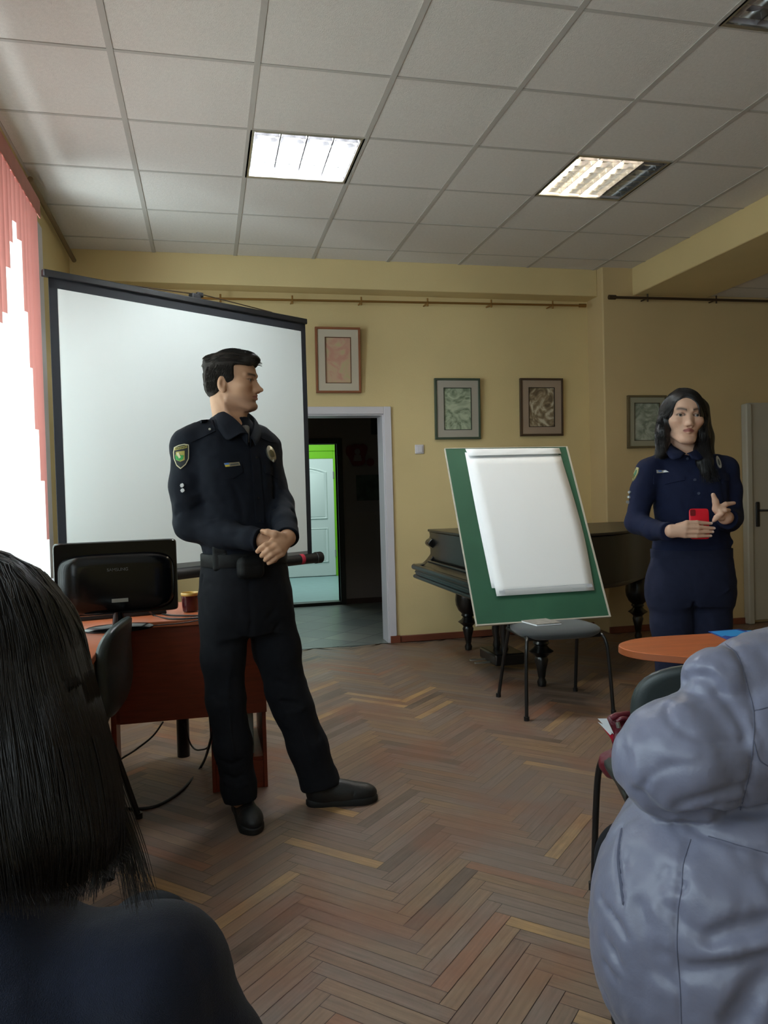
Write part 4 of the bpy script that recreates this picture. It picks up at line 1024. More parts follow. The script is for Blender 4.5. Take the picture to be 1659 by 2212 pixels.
# ------------------------------------------------------------------ heads
def head_shape(fem=False):
    H = Shape()
    z = [0.0, .006, .018, .03, .04, .05, .06, .07, .08, .10, .115, .13, .145, .165, .185, .205, .217, .222]
    yf = [.078, .096, .104, .101, .102, .104, .105, .102, .099, .097, .096, .103, .105, .102, .090, .060, .028, .0]
    yb = [.06, .045, .028, .008, -.008, -.022, -.045, -.058, -.068, -.08, -.086, -.09, -.092, -.09, -.08, -.058, -.03, -.0]
    w = [.014, .026, .037, .046, .052, .057, .061, .064, .066, .070, .072, .074, .0755, .075, .068, .048, .024, .004]
    if fem: w = [x * (0.80 if zz < .045 else 0.86 if zz < .065 else 0.92 if zz < .09 else 0.97) for x, zz in zip(w, z)]
    zz = np.linspace(0, .222, 160)
    def sm(v): q = np.interp(zz, z, v); return np.convolve(np.pad(q, 4, 'edge'), np.ones(9) / 9, 'valid')
    YF_, YB_, W_ = sm(yf), sm(yb), sm(w)
    def loft(P):
        q = P[:, 2]; a = np.interp(q, zz, W_); f1 = np.interp(q, zz, YF_); b1 = np.interp(q, zz, YB_)
        c = b1 + (f1 - b1) * 0.44; y = P[:, 1] - c
        dep = np.where(y > 0, f1 - c, c - b1) + 1e-4
        ex = np.where(y > 0, 2.25, 2.1)
        r_ = ((np.abs(P[:, 0]) / a) ** ex + (np.abs(y) / dep) ** ex) ** (1 / ex)
        d = (r_ - 1) * np.minimum(a, dep); dz = np.maximum(-q, q - .222)
        return np.where(dz > 0, np.sqrt(np.maximum(d, 0) ** 2 + dz ** 2), np.maximum(d, dz))
    H.u(loft, .004)
    k = 0.9 if fem else 1.0
    for a in (-1, 1):
        H.u(f_ell((a * .044, .066, .092), (.019, .025, .015) if fem else (.021, .026, .018)), .03)                        # cheekbone
        H.u(f_cap((a * .052 * k, .012, .043), (a * .022 * k, .086, .014), .012, .012), .02)  # jaw
        H.u(f_cap((a * .014, .1005 if fem else .1015, .1335), (a * .046, .080 if fem else .082, .136), .0055 if fem else .0075, .004), .014)    # brow
        H.s(f_ell((a * .0315, .108, .1165), (.0165, .0135, .0095)), .014)                   # socket
    H.u(f_ell((0, .096, .016), (.019 * k, .014, .014)), .014)                               # chin
    for a in (-1, 1):                                                                        # lids
        H.u(f_ell((a * .031, .0855, .1165), (.0150, .0125, .0125)), .004)
        H.s(f_ell((a * .031, .0985, .1160), (.0128, .006, .0056 if fem else .0042)), .003)
        H.u(f_cap((a * .020, .0965, .1195), (a * .031, .0990, .1222), .0028, .003), .004)
        H.u(f_cap((a * .031, .0990, .1222), (a * .043, .0905, .1185), .003, .0026), .004)
    tip = .1255 if fem else .1300
    H.u(f_cap((0, .0955, .125), (0, tip - .0085, .0835), .0070 * k, .0088 * k), .014)
    for a in (-1, 1): H.u(f_cap((a * .008, .0945, .107), (a * .009, .1075, .0785), .0085 * k * k, .0080 * k * k), .012)
    H.u(f_ell((0, tip - .002, .0795), (.0085 * k, .0085, .0072)), .010)
    for a in (-1, 1):
        H.u(f_ell((a * .0118 * k * k, .1105, .0760), (.0070, .0110, .0070)), .009)
        H.s(f_ell((a * .0065 * k, tip - .012, .0700), (.0032, .006, .0026)), .003)
    lw = .0235 if fem else .022
    for a in (-1, 1):
        H.u(f_cap((a * .003, .1075, .0588), (a * lw, .0965, .0545), .0052, .0025), .006)
        H.u(f_cap((0, .1062, .0468), (a * (lw - .003), .0965, .0520), .0062, .0025), .007)
    H.crease([(-lw - .002, .0975, .0533), (-.008, .1105, .0530), (0, .1120, .0524), (.008, .1105, .0530), (lw + .002, .0975, .0533)], .0026, .0028)
    H.crease([(-.004, .110, .070), (0, .110, .066), (.0, .111, .064)], .0035, .0014)
    H.crease([(-.012, .104, .0355), (.012, .104, .0355)], .006, .0028)
    for a in (-1, 1):                                                                        # ears
        Rm = _rotz(a * 0.35)
        H.u(f_ell((a * (.074 if not fem else .063), -.004, .098), (.0085, .018, .031), Rm), .004)
        H.u(f_ell((a * (.058 if fem else .074), .002, .073), (.0065, .009, .010)), .006)
        H.s(f_ell((a * .0835, .003, .101), (.0085, .0095, .019), Rm), .003)
    return H
def _rotz(a): return np.array([[math.cos(a), math.sin(a), 0], [-math.sin(a), math.cos(a), 0], [0, 0, 1]])
def face_colour(L, skin, lip, brow, fem=False, stub=None, scalp=None, scalpfn=None):
    """tints of the skin: lips, darker mouth line, brows, lash line, darker upper lids, shaved beard"""
    x, y, z = L[:, 0], L[:, 1], L[:, 2]; ax = np.abs(x); c = np.tile(np.array(skin), (len(L), 1))
    def mixin(m, col, c): m = np.clip(m, 0, 1)[:, None]; return c * (1 - m) + np.array(col) * m
    front = y > .075
    if stub is not None:
        m = np.clip((.062 - z) / .02, 0, 1) * (y > .0) * np.clip((z + .01) / .01, 0, 1) * 0.55
        c = mixin(m, stub, c)
    blush = np.exp(-(((ax - .04) / .018) ** 2 + ((z - .085) / .016) ** 2)) * front * 0.25
    c = mixin(blush, (skin[0] * 1.05, skin[1] * .78, skin[2] * .72), c)
    dl = np.maximum(0, 1 - ((ax / .0235) ** 2 + ((z - .0535 - .0015 * np.cos(ax / .006)) / .0088) ** 2)) * front
    c = mixin(np.clip(dl * 3.5, 0, 1) * (0.9 if fem else 0.75), lip, c)
    ml = np.exp(-((z - .0530) / .0013) ** 2) * (ax < .022) * front * 0.8
    c = mixin(ml, tuple(q * .35 for q in lip), c)
    zb = .1345 + .006 * np.sin(np.clip((ax - .012) / .042, 0, 1) * PI * .85) if fem else .1330 + .004 * np.sin(np.clip((ax - .01) / .045, 0, 1) * PI * .8)
    wb = .0055 if fem else .0048
    bm_ = np.exp(-((z - zb) / wb) ** 2) * (ax > .011) * np.clip((.052 - ax) / .008, 0, 1) * front
    c = mixin(bm_ * 0.92, brow, c)
    ring = np.sqrt(((ax - .031) / .0145) ** 2 + ((z - .1163) / .0062) ** 2)
    c = mixin(np.exp(-((ring - 1) / .26) ** 2) * front * (z > (.112 if fem else .1150)) * (0.95 if fem else .7), brow, c)
    sh_ = np.exp(-(((ax - .032) / .019) ** 2 + ((z - .1225) / .009) ** 2)) * front * (0.5 if fem else 0.12)
    c = mixin(sh_, tuple(q * .45 for q in skin), c)
    if scalpfn is not None: c = mixin(scalpfn(L), scalp, c)
    return c
def eye_balls(parent, O, Rm, iris, sc=1.0):
    wm = mat('eye_white', s(158, 148, 142), 0.25); im = mat('iris', iris, 0.15)
    for a in (-1, 1):
        c = np.array([a * .031, .0868, .1162]); k = MB(); P0 = Vector(parent.location)
        rg = []
        for i in range(1, 13):
            t = PI * i / 13; rg.append((math.sin(t) * .0118, -math.cos(t) * .0118))
        def W(l): return Vector(O + Rm.T @ np.array(l) * sc) - P0
        k.rings([[W((c[0] + r_ * math.cos(q), c[1] - h, c[2] + r_ * math.sin(q))) for q in np.linspace(0, 2 * PI, 16, endpoint=False)] for r_, h in rg])
        eo = k.build('eye', wm, parent)
        d = MB(); dx = a * .002
        d.rings([[W((c[0] + dx + r_ * math.cos(q), c[1] + h, c[2] + r_ * math.sin(q))) for q in np.linspace(0, 2 * PI, 16, endpoint=False)] for r_, h in ((.0056, .0102), (.005, .0118), (.003, .0123), (.0008, .0124))])
        d.build('iris', im, eo)
def strands(name, paths, r_, m, parent, extra=None, taper=True):
    """many hair strands in one mesh, three-sided"""
    O = np.array(parent.location); vs, fs = [], []; n0 = 0
    for p in paths:
        p = np.array(p); n = len(p)
        t = np.gradient(p, axis=0); t /= np.linalg.norm(t, axis=1)[:, None] + 1e-9
        a = np.cross(t, np.array([0.31, 0.2, 0.93])); a /= np.linalg.norm(a, axis=1)[:, None] + 1e-9; b_ = np.cross(t, a)
        rr = r_ * (np.linspace(1, 0.25, n) if taper else np.ones(n))
        ring = np.stack([p + (a * math.cos(q) + b_ * math.sin(q)) * rr[:, None] for q in (0, 2.094, 4.189)], 1).reshape(-1, 3)
        vs.append(ring); i = np.arange(n - 1)[:, None] * 3 + n0
        for k in range(3):
            k2 = (k + 1) % 3; fs.append(np.concatenate([i + k, i + k2, i + 3 + k2, i + 3 + k], 1))
        n0 += 3 * n
    vs = np.concatenate(vs); fs = np.concatenate(fs)
    if extra is not None:
        vs = np.concatenate([extra[0], vs]); fs = np.concatenate([extra[1], fs + len(extra[0])])
    return add_mesh(name, vs, fs, m, parent, tuple(O), None, 0)

MT['skin'] = mat('skin', s(200, 160, 134), 0.5, spec=0.35, attr='tint', bump=0.06, bscale=500)
MT['uniform'] = mat('black_navy_uniform_cloth', s(18, 22, 32), 0.9, spec=0.25, var=0.10, vscale=30, bump=0.25, bscale=700)
MT['trouser'] = mat('black_trouser_cloth', s(23, 24, 29), 0.92, spec=0.2, var=0.12, vscale=40, bump=0.25, bscale=700)
MT['navy'] = mat('navy_uniform_cloth', s(20, 27, 54), 0.88, spec=0.25, var=0.10, vscale=30, bump=0.25, bscale=700)
MT['navytr'] = mat('navy_trouser_cloth', s(30, 34, 54), 0.9, spec=0.2, var=0.10, vscale=40, bump=0.25, bscale=700)
MT['hairm'] = mat('short_brown_hair', s(36, 30, 26), 0.7, spec=0.25, var=0.35, vscale=60)
MT['hairb'] = mat('black_hair', s(15, 12, 14), 0.42, var=0.3, vscale=40)
MT['shoe'] = mat('black_shoe_leather', s(24, 24, 26), 0.5, bump=0.2, bscale=300)
MT['sole'] = mat('black_rubber_sole', s(20, 20, 21), 0.6)
MT['beltm'] = mat('black_nylon_belt', s(9, 9, 10), 0.65, spec=0.3, bump=0.3, bscale=500)

def shoe(parent, heel, toe, nm='shoe', scale=1.0, laces=True):
    heel = np.array([heel[0], heel[1], 0.0]); toe = np.array([toe[0], toe[1], 0.0])
    ln = np.linalg.norm(toe - heel); X = (toe - heel) / ln; Y = np.array([-X[1], X[0], 0]); Rm = np.array([X, Y, [0, 0, 1.0]])
    S = Shape()
    S.u(f_ell((.055, 0, .055), (.055, .036, .062)), .03).u(f_ell((.12, 0, .048), (.085, .041, .052)), .03).u(f_ell((ln - .085, .004, .036), (.085, .047, .042)), .03)
    S.u(f_cap((.055, 0, .06), (.06, 0, .115), .042, .046), .02)
    S.s(f_box((.1, 0, -.03), (.4, .2, .044), .001), .004)
    S.crease([(ln - .10, -.05, .04), (ln - .095, 0, .08), (ln - .10, .05, .04)], .006, .003)
    lo, hi = bounds([heel - .06 * X, toe + .06 * X, heel + Y * .08, heel - Y * .08, toe + Y * .08, toe - Y * .08, heel + [0, 0, .17]], .01)
    F = Shape().u(S.local(heel, Rm))
    so, _ = sdf_obj(nm, F, lo, hi, .004, MT['shoe'], parent)
    O = Vector(parent.location)
    ol = [(0.0 + .012, -.024), (.05, -.036), (.11, -.036), (ln - .07, -.046), (ln - .03, -.038), (ln - .002, -.012), (ln, .014), (ln - .03, .042), (ln - .08, .050), (.11, .036), (.05, .036), (.012, .024), (.0, 0)]
    ol = [tuple(p) for p in spline(ol, 4, True)]
    W = lambda l: Vector(heel + Rm.T @ np.array(l)) - O
    k = MB(); k.rings([[W((a * s_ + (1 - s_) * .14, b_ * s_, z)) for a, b_ in ol] for s_, z in ((.97, 0.0), (1.0, .006), (1.0, .022), (.96, .028))])
    k.build('sole', MT['sole'], so)
    if laces:
        lc = MB()
        for i in range(4):
            xx = .10 + i * .022; zz = .104 - i * .011
            lc.tube([W((xx, -.022, zz - .008)), W((xx + .004, 0, zz)), W((xx, .022, zz - .008))], .0028, 6)
        lc.build('laces', MT['sole'], so)
    return so
# ================================================================== THE STANDING MAN
def build_man():
    D0 = 3.03
    J = lambda u, v, dd=0.0: at(u, v, D0 + dd)
    root = np.array([1.16, -0.33, 0.0])
    man = thing('person', 'man in black police uniform standing with clasped hands before the projection screen', 'person', tuple(root))
    TF = frame(40); L, F, U = TF
    # ---- head placement
    HF = frame(81, 1, 0)
    chin = at(497, 889, D0)                       # axis of the head at chin height
    HO = chin
    hd = head_shape()
    body = Shape()
    body.u(hd.local(HO, HF), .01)
    nk0, nk1 = J(499, 935), HO + HF.T @ np.array([0, -.022, .045])
    body.u(f_cap(nk0, nk1, .062, .056), .02)
    body.u(f_cap(HO + HF.T @ np.array([.02, .02, .03]), nk0 + F * .035 + L * .02, .03, .03), .03)
    body.crease([HO + HF.T @ np.array([-.055, -.02, .05]), J(512, 925, -.06)], .010, -.004)
    secs = [(J(497, 925), .10, .06), (J(500, 950), .15, .085), (J(508, 1015), .165, .105), (J(520, 1120), .145, .1), (J(528, 1195), .15, .1), (J(530, 1290), .16, .11)]
    tl = f_loft(secs, L, F); body.u(tl, .03)
    # arms inside the sleeves, hands
    Rs, Re, Rw = J(408, 950, -.08), J(418, 1140, -.06), at(562, 1166, 2.84)
    Ls, Le, Lw = J(576, 960, .09), J(606, 1100, .06), at(621, 1162, 2.865)
    body.chain([(Rs, .045), (Re, .036), (Rw, .026)], .02); body.chain([(Ls, .045), (Le, .036), (Lw, .027)], .02)
    q = lambda x, y, d: at(530 + x / 12.76, 1100 + y / 12.76, d)
    # right hand, underneath
    body.u(f_cap(Rw, at(588, 1176, 2.84), .026, .030), .015)
    for i, (a, b_, c) in enumerate((((588, 1170), (604, 1182), (603, 1196)), ((587, 1176), (603, 1190), (600, 1204)), ((585, 1182), (600, 1198), (595, 1210)), ((583, 1188), (596, 1205), (590, 1213)))):
        body.chain([(at(*a, 2.84), .010), (at(*b_, 2.835), .009), (at(*c, 2.85), .0075)], .006)
    # left hand on top: wrist, back of the hand, thumb and four bent fingers
    W_ = q(1150, 790, 2.855)
    mc = [q(740, 900, 2.795), q(850, 1010, 2.787), q(950, 1120, 2.79), q(1020, 1225, 2.80)]
    body.u(f_cap(Lw, W_, .027, .027), .01)
    for m_, r_ in zip(mc, (.0125, .0125, .0120, .0110)): body.u(f_cap(W_, m_, .0235, r_), .014)
    tips = [[(540, 1000, 2.782), (420, 1085, 2.785), (335, 1165, 2.80)], [(640, 1130, 2.772), (530, 1215, 2.776), (450, 1285, 2.795)], [(730, 1245, 2.772), (620, 1335, 2.778), (550, 1400, 2.797)], [(840, 1340, 2.782), (730, 1430, 2.787), (640, 1490, 2.803)]]
    for m_, tp, r_ in zip(mc, tips, (.0108, .0110, .0105, .0098)):
        pts = [(m_, r_ * 1.05)] + [(q(*t_), r_ * f_) for t_, f_ in zip(tp, (1.0, .95, .80))]
        body.chain(pts, .0035)
    body.chain([(q(1000, 760, 2.82), .017), (q(800, 690, 2.80), .014), (q(620, 640, 2.800), .0120), (q(470, 610, 2.815), .0095)], .008)
    body.crease([q(450, 655, 2.80), q(540, 720, 2.795), q(600, 800, 2.79), q(630, 880, 2.79)], .005, .004)
    # legs inside the trousers
    body.chain([(J(487, 1290, -.05), .09), (J(487, 1500, -.06), .052), (J(516, 1715, -.05), .038), (at(520, 1730, 3.0), .030)], .03)
    body.chain([(J(578, 1290, .05), .09), (J(632, 1520, .08), .052), (J(686, 1690, .10), .040), (at(690, 1700, 3.13), .032)], .03)
    skin = s(188, 144, 114); hairc = s(42, 36, 33)
    def hair_zone(Lc):
        x, y, z = Lc[:, 0], Lc[:, 1], Lc[:, 2]
        yl = np.where(z > .166, .115 - np.abs(x) * .35, np.where(z > .098, .036, -.012 - (.098 - z) * .2))
        m = np.clip((yl - y) / .006, 0, 1) * np.clip((z - (.055 + np.clip((-.02 - y), 0, .05) * -.55)) / .025, 0, 1)
        return m * 0.93 * (1 - ((np.abs(x) > .0725) & (y < .022) & (y > -.034) & (z < .134)))
    def col(vp):
        Lc = (vp - HO) @ HF.T
        c = face_colour(Lc, skin, s(170, 108, 96), s(40, 30, 26), stub=s(150, 112, 92), scalp=hairc)
        return c
    lo, hi = bounds([HO + [0, 0, .26], HO - [.16, .16, 0], HO + [.16, .16, 0], Rs, Re, Ls, at(560, 1790, 2.9), at(720, 1700, 3.2), at(600, 1200, 2.75), [1.0, -.4, 0.02]], .09)
    bo, bbv = sdf_obj('body', body, lo, hi, .0032, MT['skin'], man, col)
    eye_balls(man, HO, HF, s(52, 38, 30))
    # ---- hair
    hr = Shape(); hl = Shape()
    hl.u(f_ell((0, .004, .148), (.0825, .107, .084)), .01)
    hl.u(f_ell((0, .030, .186), (.064, .090, .048)), .03)
    hl.u(f_ell((0, .082, .200), (.048, .040, .020)), .02)
    hl.u(f_ell((0, -.075, .190), (.045, .03, .025)), .02)
    hl.u(f_ell((0, -.035, .10), (.0735, .062, .060)), .02)
    hl.s(f_box((0, .215, .075), (.12, .172, .096), .01), .006)            # face and temples
    hl.s(f_box((0, .165, .150), (.12, .060, .034), .01), .02)
    hl.s(f_box((0, .105, .03), (.12, .105, .060), .01), .01)              # in front of and around the ear
    hl.s(f_cut((0, -.05, .052), (0, .55, -.83), .25), .01)
    for a in (-1, 1): hl.s(f_ell((a * .08, -.006, .094), (.016, .024, .034)), .006)
    hl.d(lambda P: 0.0016 * noise3(P * np.array([1.6, .5, 1.6]), 60, 3) + .0035 * noise3(P * np.array([1, .45, 1]), 28, 4) * (P[:, 2] > .15))
    hr.u(hl.local(HO, HF), .01)
    lo, hi = bounds([HO - [.16, .16, 0], HO + [.16, .16, .27]], .01)
    hv, hf = sdf_mesh(hr, lo, hi, .003)
    hb = BVHTree.FromPolygons(hv.tolist(), hf.tolist())
    rnd = random.Random(2); paths = []
    W = lambda l: HO + HF.T @ np.array(l)
    def comb(start, step, n, lift, jit=.0):
        """a strand that follows the hair surface from a point, in a head-frame direction"""
        p = np.array(start, float); out = []; d_ = np.array(step) + np.array([rnd.gauss(0, jit) for _ in range(3)])
        for i in range(n):
            h = hb.find_nearest(Vector(W(p)))
            if h[0] is None: return
            q_ = np.array(h[0]); out.append(q_ + np.array(h[1]) * (.0006 + lift * i / n)); p = (q_ - HO) @ HF.T + d_
        paths.append(out)
    for i in range(1700):
        x = rnd.uniform(-.07, .07); y = rnd.uniform(-.09, .085)
        comb((x, y, .25), (rnd.gauss(0, .0016), .0062 if y > -.05 else -.005, 0), 6, rnd.uniform(.001, .006), .001)
    for i in range(2300):
        a = rnd.choice((-1, 1)); y = rnd.uniform(-.11, .08); z = rnd.uniform(.06, .245)
        comb((a * .11, y, z), (0, -.0022, -.0042) if z < .185 else (0, .005, 0), 5, rnd.uniform(.0006, .002), .0008)
    for i in range(500):
        comb((rnd.uniform(-.06, .06), -.14, rnd.uniform(.05, .17)), (0, 0, -.005), 5, rnd.uniform(.0006, .002), .0008)
    for i in range(40):                                                 # tuft at the crown
        x = rnd.uniform(-.025, .025); paths.append([W((x, -.082 - .024 * t_, .200 - .012 * t_ + rnd.uniform(-.003, .003) - .012 * t_ * t_)) for t_ in np.linspace(0, 1, 5)])
    for i in range(110):                                                # quiff over the forehead
        x = rnd.uniform(-.045, .045); z0 = .199 + rnd.uniform(-.010, .006); paths.append([W((x * (1 + .1 * t_), .092 + .027 * t_, z0 - x * x * 5 + .003 * math.sin(t_ * 3) - .005 * t_)) for t_ in np.linspace(0, 1, 5)])
    strands('hair', paths, .0010, MT['hairm'], man, (hv, hf))
    # ---- shirt
    sh = Shape()
    secs = [(J(497, 903), .062, .060), (J(497, 912), .090, .066), (J(498, 925), .135, .080), (J(500, 948), .172, .100), (J(506, 985), .186, .122), (J(509, 1030), .182, .128), (J(517, 1100), .170, .122), (J(524, 1160), .170, .122), (J(528, 1194), .160, .117), (J(529, 1204), .157, .114)]
    sh.u(f_loft(secs, L, F, 2.3), .03)
    sh.chain([(J(432, 940, -.05), .050), (J(407, 962, -.08), .064)], .03)
    sh.chain([(J(407, 962, -.08), .065), (J(403, 1050, -.09), .062), (J(413, 1133, -.08), .063)], .03)
    sh.chain([(J(413, 1133, -.08), .063), (at(480, 1152, 2.90), .052), (at(540, 1163, 2.84), .041), (at(575, 1168, 2.815), .039)], .02)
    sh.chain([(J(560, 948, .06), .05), (J(573, 968, .09), .057), (J(584, 1040, .08), .054), (J(604, 1092, .04), .054)], .03)
    sh.chain([(J(604, 1092, .04), .055), (at(615, 1130, 2.95), .047), (at(622, 1168, 2.865), .045)], .02)
    rc = at(558.5, 1166, 2.825); rdir = at(575, 1168, 2.815) - at(480, 1152, 2.90)
    sh.s(f_cut(rc, rdir, .09), .003)
    lc = at(619, 1160, 2.872); ldir = at(622, 1178, 2.80) - at(612, 1112, 2.98)
    sh.s(f_cut(lc, ldir, .085), .003)
    # neck opening: a V down the front
    nb = J(502, 905); sh.s(f_cap(nb + U * .03, nb + U * .12 - F * 0, .052, .075), .008)
    sh.s(f_cap(at(516, 905, 2.96), at(533, 952, 2.905), .030, .010), .008)
    sh.s(f_cut(J(528, 1205), (0, 0, -1), .35), .004)
    # cloth folds
    JR = lambda u, v: at(u, v, 2.90)
    def fold(px, d, w, a): sh.crease([at(u, v, d) for u, v in px], w, a)
    fold([(470, 1000), (455, 1060), (452, 1110), (462, 1150)], 2.93, .016, .016)                    # between arm and body
    fold([(440, 960), (452, 1010), (450, 1060)], 2.92, .010, .006)
    fold([(385, 1110), (415, 1098), (445, 1085)], 2.90, .012, .008); fold([(380, 1090), (410, 1072), (442, 1062)], 2.89, .010, -.006)
    fold([(400, 1150), (440, 1128), (470, 1118)], 2.86, .012, -.007); fold([(410, 1160), (450, 1145), (485, 1130)], 2.84, .010, .007)
    fold([(440, 1172), (490, 1160), (530, 1150)], 2.82, .010, .004); fold([(600, 1060), (618, 1066), (634, 1080)], 3.02, .010, .009)
    fold([(596, 1100), (615, 1104), (636, 1106)], 2.98, .010, .010); fold([(596, 1115), (615, 1118), (640, 1118)], 2.93, .009, -.006)
    fold([(590, 1000), (588, 1050), (592, 1100)], 3.02, .012, .012)
    fold([(500, 1040), (520, 1090), (530, 1150)], 2.90, .012, .004); fold([(560, 1040), (566, 1100), (575, 1150)], 2.93, .012, .005)
    fold([(478, 960), (500, 1000), (515, 1040)], 2.92, .010, .003)
    sh.d(lambda P: .0030 * noise3(P * np.array([1, 1, .6]), 18, 7) + .0016 * noise3(P, 45, 8))
    lo, hi = bounds([J(497, 885), Rs, Re, J(528, 1206), Ls, Le, at(640, 1150, 2.8), at(560, 1166, 2.75), J(369, 1000, -.1)], .10)
    so, sbv = sdf_obj('shirt', sh, lo, hi, .0042, MT['uniform'], man)
    so['root'] = tuple(root)
    # cuffs
    for (c, dr, r_) in ((rc, rdir, .0405), (lc, ldir, .046)):
        dr = dr / np.linalg.norm(dr); k = MB(); ax = Vector(dr); a = ax.orthogonal().normalized(); b_ = ax.cross(a); o = Vector(c) - Vector(root)
        k.rings([[o + ax * t + (a * math.cos(w) + b_ * math.sin(w)) * rr for w in np.linspace(0, 2 * PI, 28, endpoint=False)] for t, rr in ((-.045, r_ - .002), (-.044, r_ + .0025), (.004, r_ + .001), (.006, r_ - .003), (-.02, r_ - .006))], cap0=False, cap1=False)
        k.build('cuff', MT['uniform'], so)
    # collar: a standing band that folds into two pointed leaves
    def CP(u, v, d): return Vector(at(u, v, d)) - Vector(root)
    inner = [(536, 938, 2.925), (520, 918, 2.935), (500, 900, 2.95), (480, 888, 2.98), (468, 883, 3.03), (478, 878, 3.09), (505, 880, 3.12), (532, 890, 3.10), (549, 905, 3.04), (549, 925, 2.985), (541, 945, 2.94)]
    outer = [(515, 938, 2.895), (491, 950, 2.895), (474, 930, 2.91), (463, 914, 2.955), (458, 905, 3.03), (468, 900, 3.11), (505, 902, 3.15), (540, 908, 3.13), (560, 922, 3.05), (562, 945, 2.985), (552, 962, 2.93)]
    I_ = [Vector(p) for p in spline([CP(*p) for p in inner], 5)]; O_ = [Vector(p) for p in spline([CP(*p) for p in outer], 5)]
    B_ = [Vector(p) for p in spline([CP(u, v + 26, d + .006) for u, v, d in inner], 5)]
    k = MB(); rows = [B_, I_] + [[a.lerp(b_, t) + Vector((0, 0, .006 * math.sin(PI * t))) for a, b_ in zip(I_, O_)] for t in (.08, .35, .7, 1.0)]
    k.rings(rows, cap0=False, cap1=False, closed=False)
    co = k.build('collar', MT['uniform'], so, sharp=1.0); m_ = co.modifiers.new('thickness', 'SOLIDIFY'); m_.thickness = .004; m_.offset = 0
    k = MB(); k.tube([CP(529, 925, 2.985), CP(532, 942, 2.965), CP(536, 955, 2.945)], [.019, .012, .004], 12); k.build('undershirt', mat('grey_undershirt', s(120, 118, 116), 0.9), man)
    # pockets, placket, shoulder strap
    uni2 = MT['uniform']
    P_ = lambda x, y: (340 + x / 4.2528, 730 + y / 4.2538)
    decal('pocket_flap', [P_(445, 1175), P_(600, 1160), P_(770, 1150), P_(782, 1235), P_(700, 1290), P_(600, 1300), P_(445, 1275)], sbv, uni2, so, .004)
    decal('pocket_flap', [P_(985, 1170), P_(1060, 1185), P_(1118, 1215), P_(1105, 1300), P_(1050, 1265), P_(990, 1245)], sbv, uni2, so, .004)
    decal('placket', [P_(850, 1000), P_(915, 1000), P_(945, 1200), P_(965, 1450), P_(980, 1700), P_(905, 1700), P_(885, 1450), P_(870, 1200)], sbv, uni2, so, .003)
    decal('shoulder_strap', [P_(255, 830), P_(400, 765), P_(505, 755), P_(535, 860), P_(400, 925), P_(310, 960), P_(240, 900)], sbv, uni2, so, .004)
    decal('shoulder_strap', [P_(940, 885), P_(1020, 890), P_(1075, 930), P_(1090, 965), P_(1030, 960), P_(950, 925)], sbv, uni2, so, .004)
    silver = mat('polished_silver', s(200, 200, 190), 0.25, metal=0.85)
    decal('strap_button', [P_(482 + 12 * math.cos(t), 852 + 10 * math.sin(t)) for t in np.linspace(0, 2 * PI, 10, endpoint=False)], sbv, silver, so, .008)
    for (bx, by) in ((925, 1470), (938, 1680), (905, 1100)):
        decal('button', [P_(bx + 9 * math.cos(t), by + 9 * math.sin(t)) for t in np.linspace(0, 2 * PI, 10, endpoint=False)], sbv, MT['black'], so, .005)
    np_ = decal('name_plate', [P_(608, 1152), P_(745, 1142), P_(757, 1174), P_(625, 1188)], sbv, silver, so, .006)
    np_['root'] = tuple(root)
    decal('flag_blue', [P_(612, 1153), P_(652, 1150), P_(656, 1166), P_(617, 1169)], sbv, mat('flag_blue', s(70, 120, 190), 0.4), np_, .0072)
    decal('flag_yellow', [P_(617, 1169), P_(656, 1166), P_(660, 1184), P_(624, 1187)], sbv, mat('flag_yellow', s(215, 190, 70), 0.4), np_, .0072)
    decal('engraving', [P_(664, 1158), P_(738, 1152), P_(742, 1168), P_(668, 1175)], sbv, mat('engraved_grey', s(96, 96, 92), 0.4), np_, .0074)
    # sleeve patch
    gold = mat('pale_gold_thread', s(196, 186, 150), 0.6); pg = mat('patch_green', s(46, 140, 62), 0.7); py = mat('patch_yellow', s(160, 148, 70), 0.7); pd = mat('patch_dark', s(28, 32, 34), 0.8)
    out = [(158, 1005), (200, 985), (250, 974), (289, 980), (292, 1040), (290, 1110), (262, 1165), (215, 1206), (180, 1175), (155, 1110), (150, 1050)]
    cx = sum(a for a, b_ in out) / len(out); cy = sum(b_ for a, b_ in out) / len(out)
    pt = decal('sleeve_patch', [P_(*p) for p in out], sbv, gold, so, .0030); pt['root'] = tuple(root)
    decal('patch_field', [P_(cx + (a - cx) * .88, cy + (b_ - cy) * .92) for a, b_ in out], sbv, pd, pt, .0038)
    decal('patch_shield', [P_(178, 1048), P_(252, 1036), P_(254, 1120), P_(215, 1138), P_(176, 1120)], sbv, py, pt, .0046)
    decal('patch_emblem', [P_(172, 1075), P_(192, 1090), P_(212, 1075), P_(246, 1078), P_(240, 1112), P_(210, 1130), P_(176, 1118)], sbv, pg, pt, .0054)
    decal('patch_scroll', [P_(186, 1062), P_(204, 1050), P_(222, 1096), P_(206, 1108)], sbv, gold, pt, .0060)
    decal('patch_band', [P_(166, 1012), P_(272, 986), P_(276, 1010), P_(166, 1034)], sbv, py, pt, .0046)
    # lettering band of the patch: short dark strokes
    for i in range(7):
        x = 178 + i * 13.5; y = 1020 - i * 3.2
        decal('letter', [P_(x, y - 6), P_(x + 7, y - 8), P_(x + 7, y + 5), P_(x, y + 7)], sbv, pd, pt, .0054)
    for (bx, by) in ((228, 1355), (233, 1400)):
        o_ = decal('rank_star', [P_(bx + (20 if i % 2 == 0 else 15) * math.cos(i * PI / 8), by + (20 if i % 2 == 0 else 15) * math.sin(i * PI / 8)) for i in range(16)], sbv, mat('rank_silver', s(190, 188, 186), 0.4, metal=0.3), so, .005)
